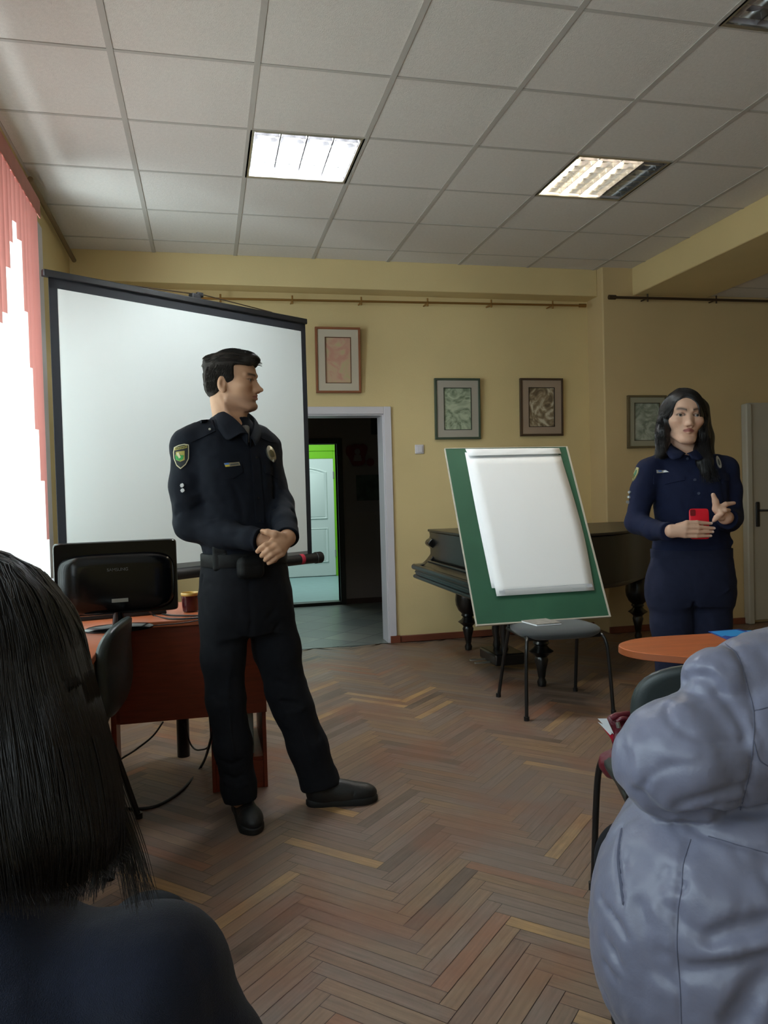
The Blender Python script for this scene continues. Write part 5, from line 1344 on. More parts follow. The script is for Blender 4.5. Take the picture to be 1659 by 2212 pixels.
    bdg = decal('badge', [P_(1036 + 34 * math.cos(t) * 1.0 + 22 * math.sin(t), 1068 + 72 * math.sin(t)) for t in np.linspace(0, 2 * PI, 20, endpoint=False)], sbv, silver, so, .007); bdg['root'] = tuple(root)
    decal('badge_centre', [P_(1036 + 17 * math.cos(t) + 9 * math.sin(t), 1068 + 30 * math.sin(t)) for t in np.linspace(0, 2 * PI, 14, endpoint=False)], sbv, mat('badge_enamel', s(120, 112, 84), 0.3, metal=.5), bdg, .010)
    # ---- trousers
    tr = Shape()
    secs = [(J(528, 1186), .160, .118), (J(529, 1205), .164, .122), (J(530, 1235), .178, .132), (J(531, 1280), .184, .138), (J(533, 1330), .180, .136), (J(534, 1365), .16, .12)]
    tr.u(f_loft(secs, L, F, 2.2), .03)
    tr.chain([(J(492, 1300, -.05), .100), (J(481, 1420, -.06), .081), (J(487, 1510, -.06), .071), (J(503, 1610, -.05), .069), (J(516, 1700, -.04), .062), (J(525, 1770, -.04), .059)], .03)
    tr.chain([(J(575, 1300, .04), .098), (J(599, 1400, .07), .091), (J(618, 1490, .08), .080), (J(634, 1530, .08), .079), (J(664, 1610, .09), .077), (J(692, 1692, .10), .074), (J(706, 1735, .10), .072)], .03)
    tr.s(f_cut(J(522, 1727, -.04), J(525, 1770, -.04) - J(503, 1610, -.05), .13), .003)
    tr.s(f_cut(J(693, 1697, .10), J(716, 1735, .10) - J(664, 1610, .09) + np.array([-.05, 0, -.02]), .14), .003)
    def tf(px, d, w, a): tr.crease([at(u, v, d) for u, v in px], w, a)
    tf([(536, 1260), (540, 1320), (542, 1378)], 2.90, .008, .006)                                     # fly
    tf([(542, 1375), (560, 1340), (590, 1325)], 2.95, .014, .008); tf([(540, 1385), (500, 1360), (470, 1350)], 2.90, .014, .005)
    tf([(622, 1340), (600, 1352), (570, 1372)], 2.98, .010, .006); tf([(650, 1475), (630, 1480), (600, 1470)], 3.03, .012, .007)
    tf([(668, 1505), (645, 1520), (610, 1515)], 3.03, .010, .008); tf([(672, 1520), (650, 1535), (620, 1540)], 3.03, .010, -.006)
    tf([(455, 1500), (480, 1515), (515, 1510)], 2.90, .012, .005); tf([(470, 1640), (500, 1650), (540, 1640)], 2.92, .010, .007)
    tf([(478, 1670), (510, 1680), (546, 1665)], 2.93, .010, .007); tf([(484, 1690), (515, 1700), (548, 1690)], 2.93, .009, -.005)
    tf([(500, 1400), (492, 1500), (500, 1600), (515, 1680)], 2.90, .007, -.006); tf([(590, 1400), (625, 1500), (655, 1590), (685, 1680)], 3.04, .007, -.006)
    tf([(690, 1590), (670, 1620), (640, 1640)], 3.07, .010, .006); tf([(440, 1245), (446, 1290), (436, 1330)], 2.93, .008, .005)
    tr.d(lambda P: .0035 * noise3(P * np.array([1, 1, .55]), 15, 17) + .0015 * noise3(P, 40, 18))
    lo, hi = bounds([J(431, 1180, -.1), J(640, 1180, .15), J(470, 1740, -.15), J(740, 1720, .2), J(530, 1300, -.2)], .08)
    to, tbv = sdf_obj('trousers', tr, lo, hi, .0048, MT['trouser'], man)
    to['root'] = tuple(root)
    # ---- belt and pouches
    k = MB(); c0 = J(528.5, 1205)
    ring = lambda z, g: [Vector(c0 + L * ((.168 + g) * math.copysign(abs(math.cos(w)) ** (2 / 2.3), math.cos(w))) + F * ((.126 + g) * math.copysign(abs(math.sin(w)) ** (2 / 2.3), math.sin(w))) + U * z) - Vector(root) for w in np.linspace(0, 2 * PI, 64, endpoint=False)]
    k.rings([ring(-.025, -.012), ring(-.025, .002), ring(-.022, .004), ring(.022, .004), ring(.025, .002), ring(.025, -.012)], cap0=False, cap1=False); bl_ = k.build('belt', MT['beltm'], man)
    def pouch(nm, u, v, d, hx, hy, hz, r_, yaw):
        fr = frame(yaw); P = Shape(); P.u(f_box((0, 0, 0), (hx, hy, hz), r_), .01); P.crease([(-hx, hy, hz * .3), (0, hy * 1.05, hz * .15), (hx, hy, hz * .3)], .006, .004)
        Q = Shape(); c = at(u, v, d); Q.u(P.local(c, fr), .01)
        return sdf_obj(nm, Q, c - .12, c + .12, .004, MT['beltm'], man)[0]
    pouch('radio_pouch', 477, 1202, 2.90, .030, .022, .055, .012, 5)
    pouch('holster_pouch', 541, 1226, 2.885, .052, .028, .042, .026, 30)
    # ---- shoes
    shoe(man, on_z(514, 1736, 0)[:2], on_z(549, 1806, 0)[:2])
    shoe(man, on_z(661, 1740, 0)[:2], on_z(815, 1729, 0)[:2])
    return man
build_man()
# ================================================================== THE STANDING WOMAN
def build_woman():
    D0 = 3.4
    J = lambda u, v, dd=0.0: at(u, v, D0 + dd)
    base = J(1492, 1190); root = np.array([base[0], base[1], 0.0])
    wo = thing('person', 'dark-haired woman in navy police uniform holding a red phone', 'person', tuple(root))
    TF = frame(-8); L, F, U = TF
    HF = frame(-7, 2, 3)
    HO = at(1472, 960, D0); SC = 1.06
    hd = head_shape(True)
    body = Shape(); body.u(hd.local(HO, HF, SC), .01)
    n0, n1 = J(1484, 985), HO + HF.T @ np.array([0, -.022, .045])
    body.u(f_cap(n0, n1, .052, .048), .02)
    secs = [(J(1485, 985), .09, .05), (J(1486, 1010), .14, .075), (J(1489, 1060), .14, .09), (J(1492, 1150), .12, .085), (J(1492, 1190), .13, .09), (J(1491, 1235), .14, .09), (J(1491, 1255), .13, .08)]
    body.u(f_loft(secs, L, F), .03)
    Rs, Re, Rw = J(1402, 1012, .02), J(1376, 1128, -.02), at(1449, 1147, 3.135)
    Ls, Le, Lw = J(1567, 1010, .02), J(1577, 1120, 0.0), at(1570, 1118, 3.150)
    body.chain([(Rs, .038), (Re, .032), (Rw, .024)], .02); body.chain([(Ls, .038), (Le, .032), (Lw, .024)], .02)
    q = lambda x, y, d: at(1430 + x / 8.7316, 1050 + y / 8.7286, d)
    # right hand: four long fingers across the back of the phone, thumb behind it
    w_ = q(190, 850, 3.125)
    mcp = [(470, 690, 3.095), (455, 770, 3.090), (440, 860, 3.092), (430, 935, 3.100)]
    mid = [(660, 685, 3.088), (690, 775, 3.083), (670, 865, 3.085), (640, 940, 3.092)]
    tip = [(930, 705, 3.097), (985, 795, 3.093), (960, 862, 3.094), (920, 938, 3.100)]
    for m_ in mcp: body.u(f_cap(w_, q(*m_), .021, .0105), .012)
    for m_, d_, t_ in zip(mcp, mid, tip): body.chain([(q(*m_), .0098), (q(*d_), .0088), (q(*t_), .0062)], .003)
    body.chain([(q(300, 760, 3.135), .014), (q(480, 700, 3.150), .011), (q(700, 690, 3.156), .0085)], .008)
    # left hand: thumb up, forefinger pointing away, the others curled
    p0 = q(1190, 590, 3.125); body.u(f_cap(Lw, p0, .024, .026), .012)
    body.u(f_cap(p0, q(1050, 430, 3.100), .026, .020), .012)
    body.chain([(q(1030, 420, 3.095), .016), (q(1010, 290, 3.085), .0115), (q(965, 165, 3.080), .0085)], .008)
    body.chain([(q(1080, 420, 3.090), .0125), (q(1200, 345, 3.090), .0100), (q(1360, 320, 3.105), .0072)], .005)
    body.chain([(q(1110, 480, 3.080), .0115), (q(1190, 455, 3.075), .0100), (q(1265, 455, 3.090), .0075)], .004)
    body.chain([(q(1090, 540, 3.082), .0115), (q(1120, 520, 3.072), .0100), (q(1150, 525, 3.085), .0080)], .004)
    body.chain([(q(1120, 600, 3.100), .013), (q(1030, 590, 3.085), .0105), (q(985, 640, 3.090), .0085)], .006)
    body.chain([(J(1450, 1280), .075), (J(1452, 1480), .048), (J(1455, 1660), .034), (J(1455, 1690, -.02), .03)], .03)
    body.chain([(J(1535, 1280), .075), (J(1534, 1480), .048), (J(1533, 1660), .034), (J(1533, 1690, -.02), .03)], .03)
    skin = s(206, 166, 142)
    def col(vp):
        Lc = (vp - HO) @ HF.T / SC
        c = face_colour(Lc, skin, s(150, 84, 78), s(34, 24, 24), fem=True)
        for t_ in tip:                                            # pale nails
            m = np.clip((.0085 - np.linalg.norm(vp - (q(t_[0] + 22, t_[1], t_[2] - .006)), axis=1)) / .003, 0, 1)[:, None]
            c = c * (1 - m) + np.array(s(226, 205, 196)) * m
        return c
    lo, hi = bounds([HO + [0, 0, .26], HO - [.13, .13, 0], HO + [.13, .13, 0], Rs, Re, Rw, Ls, Le, at(1590, 1085, 3.050), at(1450, 1160, 3.000), J(1455, 1700), J(1535, 1700)], .09)
    lo[2] = max(lo[2], 0.005)
    sdf_obj('body', body, lo, hi, .0032, MT['skin'], wo, col)
    eye_balls(wo, HO, HF, s(40, 40, 40), SC)
    W = lambda l: HO + HF.T @ np.array(l) * SC
    # ---- hair: parted on her right, long, over both shoulders
    hl = Shape()
    hl.u(f_ell((0, .004, .132), (.0815, .110, .099)), .01)
    hl.s(f_ell((-.014, .125, .090), (.059, .090, .1005)), .010)
    H2 = Shape(); H2.u(hl.local(HO, HF, SC), .01)
    def hp(u, v, dd): return J(u, v, dd)
    H2.chain([(hp(1436, 882, .02), .020), (hp(1432, 908, -.01), .022), (hp(1430, 932, -.02), .026), (hp(1431, 955, -.02), .028), (hp(1430, 975, -.04), .022), (hp(1428, 986, -.05), .012)], .02)
    H2.chain([(hp(1448, 880, .07), .040), (hp(1440, 945, .07), .042), (hp(1438, 985, .08), .036)], .03)
    H2.chain([(hp(1512, 876, .0), .020), (hp(1518, 905, -.035), .022), (hp(1518, 940, -.05), .025), (hp(1517, 975, -.06), .033), (hp(1522, 1000, -.085), .033), (hp(1526, 1020, -.10), .022), (hp(1530, 1034, -.105), .010)], .02)
    H2.chain([(hp(1512, 885, .07), .040), (hp(1518, 945, .07), .042), (hp(1526, 985, .07), .036)], .03)
    H2.u(f_cap(hp(1480, 880, .09), hp(1480, 1000, .12), .075, .08), .04)
    H2.d(lambda P: .0018 * noise3(P * np.array([1, 1, .12]), 90, 5))
    lo, hi = bounds([hp(1400, 835, -.2), hp(1575, 1045, .25), hp(1400, 1045, -.2)], .05)
    hv, hf = sdf_mesh(H2, lo, hi, .0038)
    hb = BVHTree.FromPolygons(hv.tolist(), hf.tolist()); rnd = random.Random(8); paths = []
    def lerp_path(P_, jit):
        ps = spline(P_, 5); j = np.array([rnd.gauss(0, 1), rnd.gauss(0, 1), rnd.gauss(0, .3)]); j /= np.linalg.norm(j) + 1e-6; k_ = rnd.uniform(.6, 1.0)
        out = []
        for i, p in enumerate(ps):
            q_ = p + j * jit(i / (len(ps) - 1)) * k_; h = hb.find_nearest(Vector(q_))
            if h[0] is not None and h[3] < .05 and i < len(ps) - 4: q_ = np.array(h[0]) + np.array(h[1]) * (.0008 + .0014 * k_ * k_)
            out.append(q_)
        o_ = np.array(out); o_[1:-1] = .25 * o_[:-2] + .5 * o_[1:-1] + .25 * o_[2:]
        return o_
    top = W((-.022, .035, .226))
    for i in range(1500):
        sd = i % 2
        a = rnd.uniform(-.08, .105)
        root_ = W((-.022 + rnd.uniform(-.004, .004), a, .2235 - abs(a) * .25))
        if sd == 0:                                               # her right side, image left
            pth = [root_, W((-.062, a * .8 + .02, .190)), W((-.079, a * .7 + .01, .130)), hp(1431, 915, .02 - a * .2), hp(1427, 945, -.01 - a * .3), hp(1426 + rnd.uniform(-6, 10), 985 + rnd.uniform(-8, 6), -.05 - a * .3)]
            paths.append(lerp_path(pth, lambda t: .003 + .015 * min(1, t * 1.2)))
        else:
            fr = max(a, 0) * 2.0
            pth = [root_, W((.040, a * .9 + .012, .212)), W((.078, a * .7 + .004, .155)), hp(1520, 912, .0 - a * .3), hp(1518, 950, -.03 - a * .4), hp(1523, 995, -.085 - a * .3), hp(1532 + rnd.uniform(-14, 16), 1035 + rnd.uniform(-18, 10), -.115)]
            paths.append(lerp_path(pth, lambda t: .003 + .018 * min(1, t * 1.2)))
    for i in range(420):                                          # locks along the brow of the hair
        k_ = rnd.random(); sd = rnd.random() < .6
        if sd: pth = [W((-.030, .070 + .03 * k_, .212)), W((.006, .090 + .022 * k_, .196)), W((.040, .080 + .022 * k_, .170)), W((.062, .055 + .02 * k_, .130)), hp(1516, 912, -.045 + .02 * k_), hp(1517, 945, -.06 + .02 * k_), hp(1519, 985, -.085)]
        else: pth = [W((-.030, .070 + .03 * k_, .212)), W((-.052, .062 + .028 * k_, .180)), W((-.066, .045 + .02 * k_, .140)), hp(1433, 905, -.02 + .02 * k_), hp(1429, 940, -.03), hp(1428, 980, -.055)]
        paths.append(lerp_path(pth, lambda t: .003 + .008 * t))
    for i in range(26):                                           # fly-away strands on her left shoulder
        pth = [hp(1524, 930, .02), hp(1532, 965, .02), hp(1545, 990, .03), hp(1558 + rnd.uniform(-8, 6), 1012 + rnd.uniform(-6, 8), .03)]
        paths.append(lerp_path(pth, lambda t: .012 * t + .006))
    strands('hair', paths, .0010, MT['hairb'], wo, (hv, hf))
    # ---- shirt
    sh = Shape()
    secs = [(J(1484, 972), .055, .052), (J(1485, 980), .085, .06), (J(1486, 992), .125, .072), (J(1487, 1012), .152, .088), (J(1489, 1045), .158, .112), (J(1491, 1075), .155, .118), (J(1493, 1120), .150, .108), (J(1493, 1160), .160, .112), (J(1493, 1186), .166, .115), (J(1493, 1192), .16, .11)]
    sh.u(f_loft(secs, L, F, 2.2), .03)
    sh.chain([(J(1424, 1002, .01), .044), (J(1401, 1018, .01), .052)], .03)
    sh.chain([(J(1401, 1018, .01), .053), (J(1388, 1060, 0), .050), (J(1375, 1128, -.02), .047)], .025)
    sh.chain([(J(1375, 1128, -.02), .047), (at(1412, 1145, 3.260), .041), (at(1444, 1148, 3.140), .034), (at(1452, 1148, 3.118), .033)], .02)
    sh.chain([(J(1546, 1002, .01), .044), (J(1567, 1014, .01), .051)], .03)
    sh.chain([(J(1567, 1014, .01), .052), (J(1575, 1060, .01), .050), (J(1578, 1118, 0), .050)], .025)
    sh.chain([(J(1578, 1118, 0), .050), (at(1574, 1124, 3.260), .043), (at(1570, 1120, 3.150), .037), (at(1569, 1117, 3.135), .036)], .02)
    rc, rd = at(1446, 1148, 3.135), at(1462, 1148, 3.090) - at(1412, 1145, 3.260)
    sh.s(f_cut(rc, rd, .07), .003)
    lc, ld = at(1570, 1119, 3.155), at(1566, 1112, 3.000) - at(1574, 1124, 3.260)
    sh.s(f_cut(lc, ld, .07), .003)
    sh.s(f_cap(J(1485, 968, -.02), J(1483, 940, -.02), .046, .07), .008)
    sh.s(f_cut(J(1493, 1190), (0, 0, -1), .35), .004)
    sh.u(f_cap(at(1560, 1160, 3.340), at(1577, 1171, 3.340), .022, .012), .015)               # shirt tail standing off at the hip
    def fold(px, d, w, a): sh.crease([at(u, v, d) for u, v in px], w, a)
    fold([(1418, 1040), (1414, 1075), (1412, 1100)], 3.320, .012, .014); fold([(1552, 1040), (1556, 1080), (1556, 1110)], 3.320, .012, .012)
    fold([(1362, 1110), (1376, 1104), (1392, 1100)], 3.320, .009, .006); fold([(1378, 1140), (1396, 1134), (1410, 1128)], 3.260, .009, .005)
    fold([(1430, 1070), (1450, 1100), (1470, 1125)], 3.270, .010, .003); fold([(1540, 1080), (1525, 1110), (1515, 1130)], 3.270, .010, .003)
    fold([(1420, 1178), (1460, 1182), (1520, 1182), (1560, 1176)], 3.280, .008, .005)
    sh.d(lambda P: .0026 * noise3(P * np.array([1, 1, .6]), 19, 27) + .0014 * noise3(P, 46, 28))
    lo, hi = bounds([J(1484, 955), Rs, Re, Ls, Le, at(1444, 1148, 3.100), at(1570, 1110, 3.050), J(1493, 1200), J(1410, 1195), J(1580, 1180)], .09)
    so, sbv = sdf_obj('shirt', sh, lo, hi, .0042, MT['navy'], wo); so['root'] = tuple(root)
    P_ = lambda x, y: (1300 + x / 3.8134, 820 + y / 3.8138)
    # collar leaves
    def CP(u, v, d): return Vector(at(u, v, d)) - Vector(root)
    for inn, out in (([(1481, 980, 3.300), (1468, 972, 3.320), (1455, 964, 3.360), (1450, 958, 3.420)], [(1470, 990, 3.275), (1452, 992, 3.275), (1440, 980, 3.320), (1434, 968, 3.420)]),
                     ([(1484, 980, 3.300), (1498, 974, 3.320), (1510, 966, 3.360), (1516, 958, 3.420)], [(1494, 990, 3.275), (1512, 993, 3.275), (1526, 982, 3.320), (1534, 970, 3.420)])):
        I_ = [Vector(p) for p in spline([CP(*p) for p in inn], 5)]; O_ = [Vector(p) for p in spline([CP(*p) for p in out], 5)]
        k = MB(); k.rings([[a.lerp(b_, t) + Vector((0, 0, .006 * math.sin(PI * t))) for a, b_ in zip(I_, O_)] for t in (0, .3, .65, 1)], cap0=False, cap1=False, closed=False)
        co = k.build('collar', MT['navy'], so, sharp=1.0); m_ = co.modifiers.new('thickness', 'SOLIDIFY'); m_.thickness = .004; m_.offset = 0
    decal('pocket_flap', [P_(425, 770), P_(560, 775), P_(680, 790), P_(685, 830), P_(600, 845), P_(520, 865), P_(425, 862)], sbv, MT['navy'], so, .004)
    decal('pocket_flap', [P_(850, 775), P_(950, 770), P_(1045, 770), P_(1045, 835), P_(950, 835), P_(860, 822)], sbv, MT['navy'], so, .004)
    silver = mat('bright_silver', s(205, 208, 210), 0.3, metal=0.7)
    np_ = decal('name_plate', [P_(448, 745), P_(530, 750), P_(556, 765), P_(500, 768), P_(452, 770)], sbv, silver, so, .006); np_['root'] = tuple(root)
    decal('flag_blue', [P_(460, 748), P_(488, 750), P_(490, 758), P_(461, 757)], sbv, mat('small_flag_blue', s(60, 110, 190), 0.5), np_, .0075)
    for (bx, by) in ((765, 828), (797, 938), (705, 655)):
        decal('button', [P_(bx + 12 * math.cos(t), by + 11 * math.sin(t)) for t in np.linspace(0, 2 * PI, 12, endpoint=False)], sbv, mat('navy_button', s(52, 60, 84), 0.35), so, .005)
    bd_ = decal('badge', [P_(960 + 17 * math.cos(t) + 14 * math.sin(t), 682 + 50 * math.sin(t)) for t in np.linspace(0, 2 * PI, 16, endpoint=False)], sbv, silver, so, .003); bd_['root'] = tuple(root)
    decal('badge_centre', [P_(959 + 8 * math.cos(t) + 7 * math.sin(t), 684 + 27 * math.sin(t)) for t in np.linspace(0, 2 * PI, 12, endpoint=False)], sbv, mat('woman_badge_enamel', s(90, 96, 100), 0.3), bd_, .004)
    pt = decal('sleeve_patch', [P_(292, 722), P_(309, 728), P_(302, 768), P_(280, 812), P_(258, 838), P_(262, 790)], sbv, mat('woman_patch_gold', s(170, 160, 110), 0.6), so, .004); pt['root'] = tuple(root)
    decal('patch_field', [P_(288, 745), P_(299, 748), P_(290, 780), P_(270, 815), P_(270, 785)], sbv, mat('woman_patch_green', s(70, 110, 80), 0.7), pt, .005)
    for (bx, by) in ((233, 928), (227, 968), (218, 1010)):
        decal('rank_star', [P_(bx + 9 * math.cos(t), by + 12 * math.sin(t)) for t in np.linspace(0, 2 * PI, 8, endpoint=False)], sbv, silver, so, .005)
    # ---- trousers
    tr = Shape()
    secs = [(J(1493, 1178), .162, .108), (J(1493, 1195), .166, .112), (J(1492, 1225), .178, .122), (J(1491, 1262), .188, .130), (J(1491, 1285), .184, .124), (J(1491, 1305), .172, .112)]
    tr.u(f_loft(secs, L, F, 2.2), .03)
    tr.chain([(J(1450, 1255, 0), .094), (J(1449, 1285, 0), .092), (J(1452, 1345, 0), .087), (J(1455, 1480, -.01), .072), (J(1456, 1600, .0), .062), (J(1456, 1690, 0), .058)], .035)
    tr.chain([(J(1532, 1255, 0), .094), (J(1533, 1285, 0), .092), (J(1533, 1345, 0), .085), (J(1533, 1480, -.01), .072), (J(1532, 1600, .0), .062), (J(1532, 1690, 0), .058)], .035)
    zf = .055; tr.s(f_cut((root[0], root[1], zf), (0, 0, -1), .5), .003)
    def tf(px, d, w, a): tr.crease([at(u, v, d) for u, v in px], w, a)
    tf([(1402, 1270), (1425, 1280), (1450, 1292)], 3.280, .005, -.004); tf([(1582, 1270), (1562, 1282), (1545, 1290)], 3.280, .005, -.004)
    tf([(1496, 1200), (1498, 1240), (1499, 1290)], 3.270, .006, .005); tf([(1499, 1280), (1499, 1330), (1498, 1370)], 3.300, .012, .016)
    tr.d(lambda P: .003 * noise3(P * np.array([1, 1, .55]), 16, 37) + .0014 * noise3(P, 40, 38))
    lo, hi = bounds([J(1400, 1170), J(1585, 1170), J(1400, 1700), J(1585, 1700), J(1490, 1250, -.15), J(1490, 1250, .15)], .06)
    lo[2] = 0.02
    sdf_obj('trousers', tr, lo, hi, .005, MT['navytr'], wo)
    k = MB(); c0 = J(1493, 1194)
    ring = lambda z, g: [Vector(c0 + L * ((.168 + g) * math.copysign(abs(math.cos(w)) ** (2 / 2.2), math.cos(w))) + F * ((.1135 + g) * math.copysign(abs(math.sin(w)) ** (2 / 2.2), math.sin(w))) + U * z) - Vector(root) for w in np.linspace(0, 2 * PI, 64, endpoint=False)]
    k.rings([ring(-.018, -.01), ring(-.018, .003), ring(.018, .003), ring(.018, -.01)], cap0=False, cap1=False); k.build('waistband', MT['navytr'], wo)
    for u in (1456, 1532):
        h = J(u, 1690); shoe(wo, h[:2] - F[:2] * .07, h[:2] + F[:2] * .19, laces=False)
    # ---- the phone in her hand
    c = [q(500, 425, 3.122), q(865, 425, 3.122), q(905, 1000, 3.112), q(530, 1000, 3.112)]
    ph = thing('phone', "red smartphone with dark camera patch held by the dark-haired woman", 'phone', tuple((c[0] + c[2]) / 2))
    X = (c[1] - c[0]); wd = np.linalg.norm(X); X /= wd; Yv = (c[0] - c[3]); Yv -= X * (Yv @ X); hh = np.linalg.norm(Yv); Yv /= hh; Nn = np.cross(X, Yv)
    def PW(a, b_, n): return tuple(X * a + Yv * b_ + Nn * n)
    rr = [(wd / 2 * x_, hh / 2 * y_) for x_, y_ in superellipse(1, 1, 48, 9)]
    k = MB(); k.rings([[PW(a * s_, b_ * (1 - (1 - s_) * .5), n) for a, b_ in rr] for s_, n in ((.95, -.0045), (1, -.003), (1, .003), (.95, .0045))]); k.build('case', mat('bright_red_case', s(222, 14, 44), 0.4), ph)
    k = MB(); k.rings([[PW(-wd * .34 + a * .011, hh * .36 + b_ * .013, n) for a, b_ in superellipse(1, 1, 24, 5)] for n in (.0046, .0062)]); k.build('camera_patch', mat('dark_red_lens_patch', s(120, 22, 34), 0.3), ph)
    k = MB(); k.rings([[PW(a * .92, b_ * .95, n) for a, b_ in rr] for n in (-.0046, -.0052)]); k.build('screen', MT['gloss'], ph)
    return wo
build_woman()
# ================================================================== PEOPLE IN THE FOREGROUND, HANDBAG
MT['sweater'] = mat('navy_wool_sweater', s(15, 21, 42), 0.95, var=0.15, vscale=200, bump=0.5, bscale=900, sheen=0.1)
MT['hairlong'] = mat('dark_brown_hair', s(24, 18, 18), 0.42, spec=0.4, var=0.3, vscale=25)
MT['jacket'] = mat('lilac_grey_padded_jacket', s(112, 113, 132), 0.38, spec=0.4, var=0.04, vscale=6, bump=0.12, bscale=120, sheen=0.1)
MT['seam'] = mat('dark_seam_thread', s(82, 84, 102), 0.8)
MT['bag'] = mat('maroon_leather', s(96, 24, 38), 0.42, var=0.15, vscale=12, bump=0.3, bscale=130)

def build_listener():
    """long-haired woman, seen from behind at the left edge"""
    D0 = 0.80
    J = lambda u, v, dd=0.0: at(u, v, D0 + dd)
    b0 = J(-80, 2100); root = np.array([b0[0], b0[1], 0.0])
    p = thing('person', 'seated person with long dark straight hair and navy sweater, seen from behind', 'person', tuple(root))
    HF = frame(190, 5, 0); HO = J(-78, 1700, -.01)
    X, Y, U = HF
    TF = frame(184); L, F, _ = TF
    body = Shape(); body.u(head_shape(True).local(HO, HF), .01)
    body.u(f_cap(J(-80, 1930, .03), HO + HF.T @ np.array([0, -.022, .045]), .055, .05), .02)
    neck = J(-80, 1955, .03)
    z0 = neck[2]
    def TS(z, a, b_, off=0.0): return (np.array([neck[0], neck[1], z]) + F * off, a, b_)
    body.u(f_loft([TS(z0, .06, .05), TS(z0 - .08, .15, .075, -.0), TS(z0 - .2, .14, .09), TS(z0 - .40, .13, .09), TS(.46, .16, .11), TS(.42, .17, .12)], L, F), .03)
    sR = neck + L * .200 - U * .092; sL = neck - L * .200 - U * .092
    for sh_, sg in ((sR, 1), (sL, -1)):
        el = sh_ + L * sg * .105 - U * .27 + F * .03; wr = el + F * .22 - L * sg * .08 - U * .03
        body.chain([(sh_, .04), (el, .034), (wr, .024), (wr + F * .09, .026), (wr + F * .15 - U * .02, .012)], .02)
        for i in range(4): body.chain([(wr + F * .08 + L * (i - 1.5) * .018, .011), (wr + F * .14 + L * (i - 1.5) * .02 - U * .015, .009), (wr + F * .165 + L * (i - 1.5) * .02 - U * .035, .007)], .004)
        body.chain([(wr + F * .03 - L * sg * .02, .013), (wr + F * .09 - L * sg * .045, .009)], .006)
        hip = np.array([neck[0], neck[1], .50]) + L * sg * .09; kn = hip + F * .42; an = kn - U * .40 + F * .02
        body.chain([(hip, .085), (kn, .055), (an, .036)], .03)
    skin = s(200, 160, 140)
    lo, hi = bounds([HO + U * .25, HO - [.15, .15, 0], HO + [.15, .15, 0], sR, sL, sR + F * .45 - U * .3, sL + F * .45 - U * .3, np.array([neck[0], neck[1], .05]) + F * .5], .13)
    sdf_obj('body', body, lo, hi, .006, MT['skin'], p, lambda v: np.tile(np.array(skin), (len(v), 1)))
    # sweater
    sw = Shape()
    sw.u(f_loft([TS(z0 + .125, .060, .060), TS(z0 + .075, .065, .064), TS(z0 + .04, .070, .066), TS(z0 + .015, .080, .070), TS(z0 - .01, .10, .078), TS(z0 - .05, .155, .095), TS(z0 - .10, .195, .115), TS(z0 - .2, .185, .125), TS(z0 - .38, .175, .125), TS(.50, .19, .14), TS(.44, .19, .14)], L, F, 2.2), .03)
    for sh_, sg in ((sR, 1), (sL, -1)):
        el = sh_ + L * sg * .11 - U * .27 + F * .03; wr = el + F * .20 - L * sg * .08 - U * .03
        sw.chain([(sh_ - L * sg * .05 + U * .012, .062), (sh_, .072), (sh_ - U * .1 + L * sg * .045, .068), (el, .060), (wr, .042)], .03)
    sw.crease([J(430, 2020), J(440, 2100), J(470, 2212)], .012, .003)
    sw.crease([J(140, 1990, -.1), J(240, 2100, -.12), J(330, 2210, -.13)], .02, .006); sw.crease([J(0, 2010, -.12), J(60, 2110, -.14), J(70, 2212, -.15)], .02, .005)
    sw.crease([J(395, 2130, -.03), J(440, 2150, -.03), J(500, 2140, -.02)], .010, .005)
    sw.d(lambda P: .004 * noise3(P, 13, 61) + .0012 * noise3(P, 60, 62))
    lo, hi = bounds([neck + U * .12, sR, sL, sR + F * .3 - U * .35, sL + F * .3 - U * .35, np.array([neck[0], neck[1], .42]) - F * .16], .12)
    sdf_obj('sweater', sw, lo, hi, .006, MT['sweater'], p)
    tr = Shape(); 
    for sg in (1, -1):
        hip = np.array([neck[0], neck[1], .52]) + L * sg * .09; kn = hip + F * .42; an = kn - U * .42 + F * .02
        tr.chain([(hip, .11), (kn, .075), (an, .06)], .03)
    lo, hi = bounds([np.array([neck[0], neck[1], .05]), np.array([neck[0], neck[1], .05]) + F * .5, np.array([neck[0], neck[1], .6])], .25)
    sdf_obj('trousers', tr, lo, hi, .01, MT['trouser'], p)
    for sg in (1, -1):
        an = np.array([neck[0], neck[1], 0]) + L * sg * .09 + F * .44; shoe(p, an[:2] - F[:2] * .06, an[:2] + F[:2] * .2, laces=False)
    # hair: a full mass with long straight strands over it
    H2 = Shape(); hc = HO + HF.T @ np.array([0, -.012, .135])
    H2.u(f_ell(hc, (.083, .1, .096), HF), .01)
    def hp(u, v, dd): return J(u, v, dd)
    H2.chain([(hp(-62, 1434, .0), .105), (hp(-48, 1570, -.01), .099), (hp(-36, 1700, -.03), .101), (hp(-20, 1810, -.045), .105), (hp(-10, 1900, -.06), .105)], .05)
    H2.chain([(hp(72, 1580, .01), .046), (hp(108, 1710, .0), .042), (hp(165, 1840, -.01), .040), (hp(252, 1940, -.02), .036)], .035)
    H2.chain([(hp(-200, 1560, .02), .060), (hp(-240, 1780, .0), .065), (hp(-250, 1900, -.03), .055)], .05)
    H2.s(f_cut(hp(60, 1880, -.12), (-.28, 0, -1), .6), .02)
    H2.s(f_ell(HO + HF.T @ np.array([0, .13, .09]), (.062, .085, .10), HF), .02)
    H2.d(lambda P: .0025 * noise3(P * np.array([1, 1, .06]), 60, 71) + .0015 * noise3(P * np.array([1, 1, .05]), 150, 72))
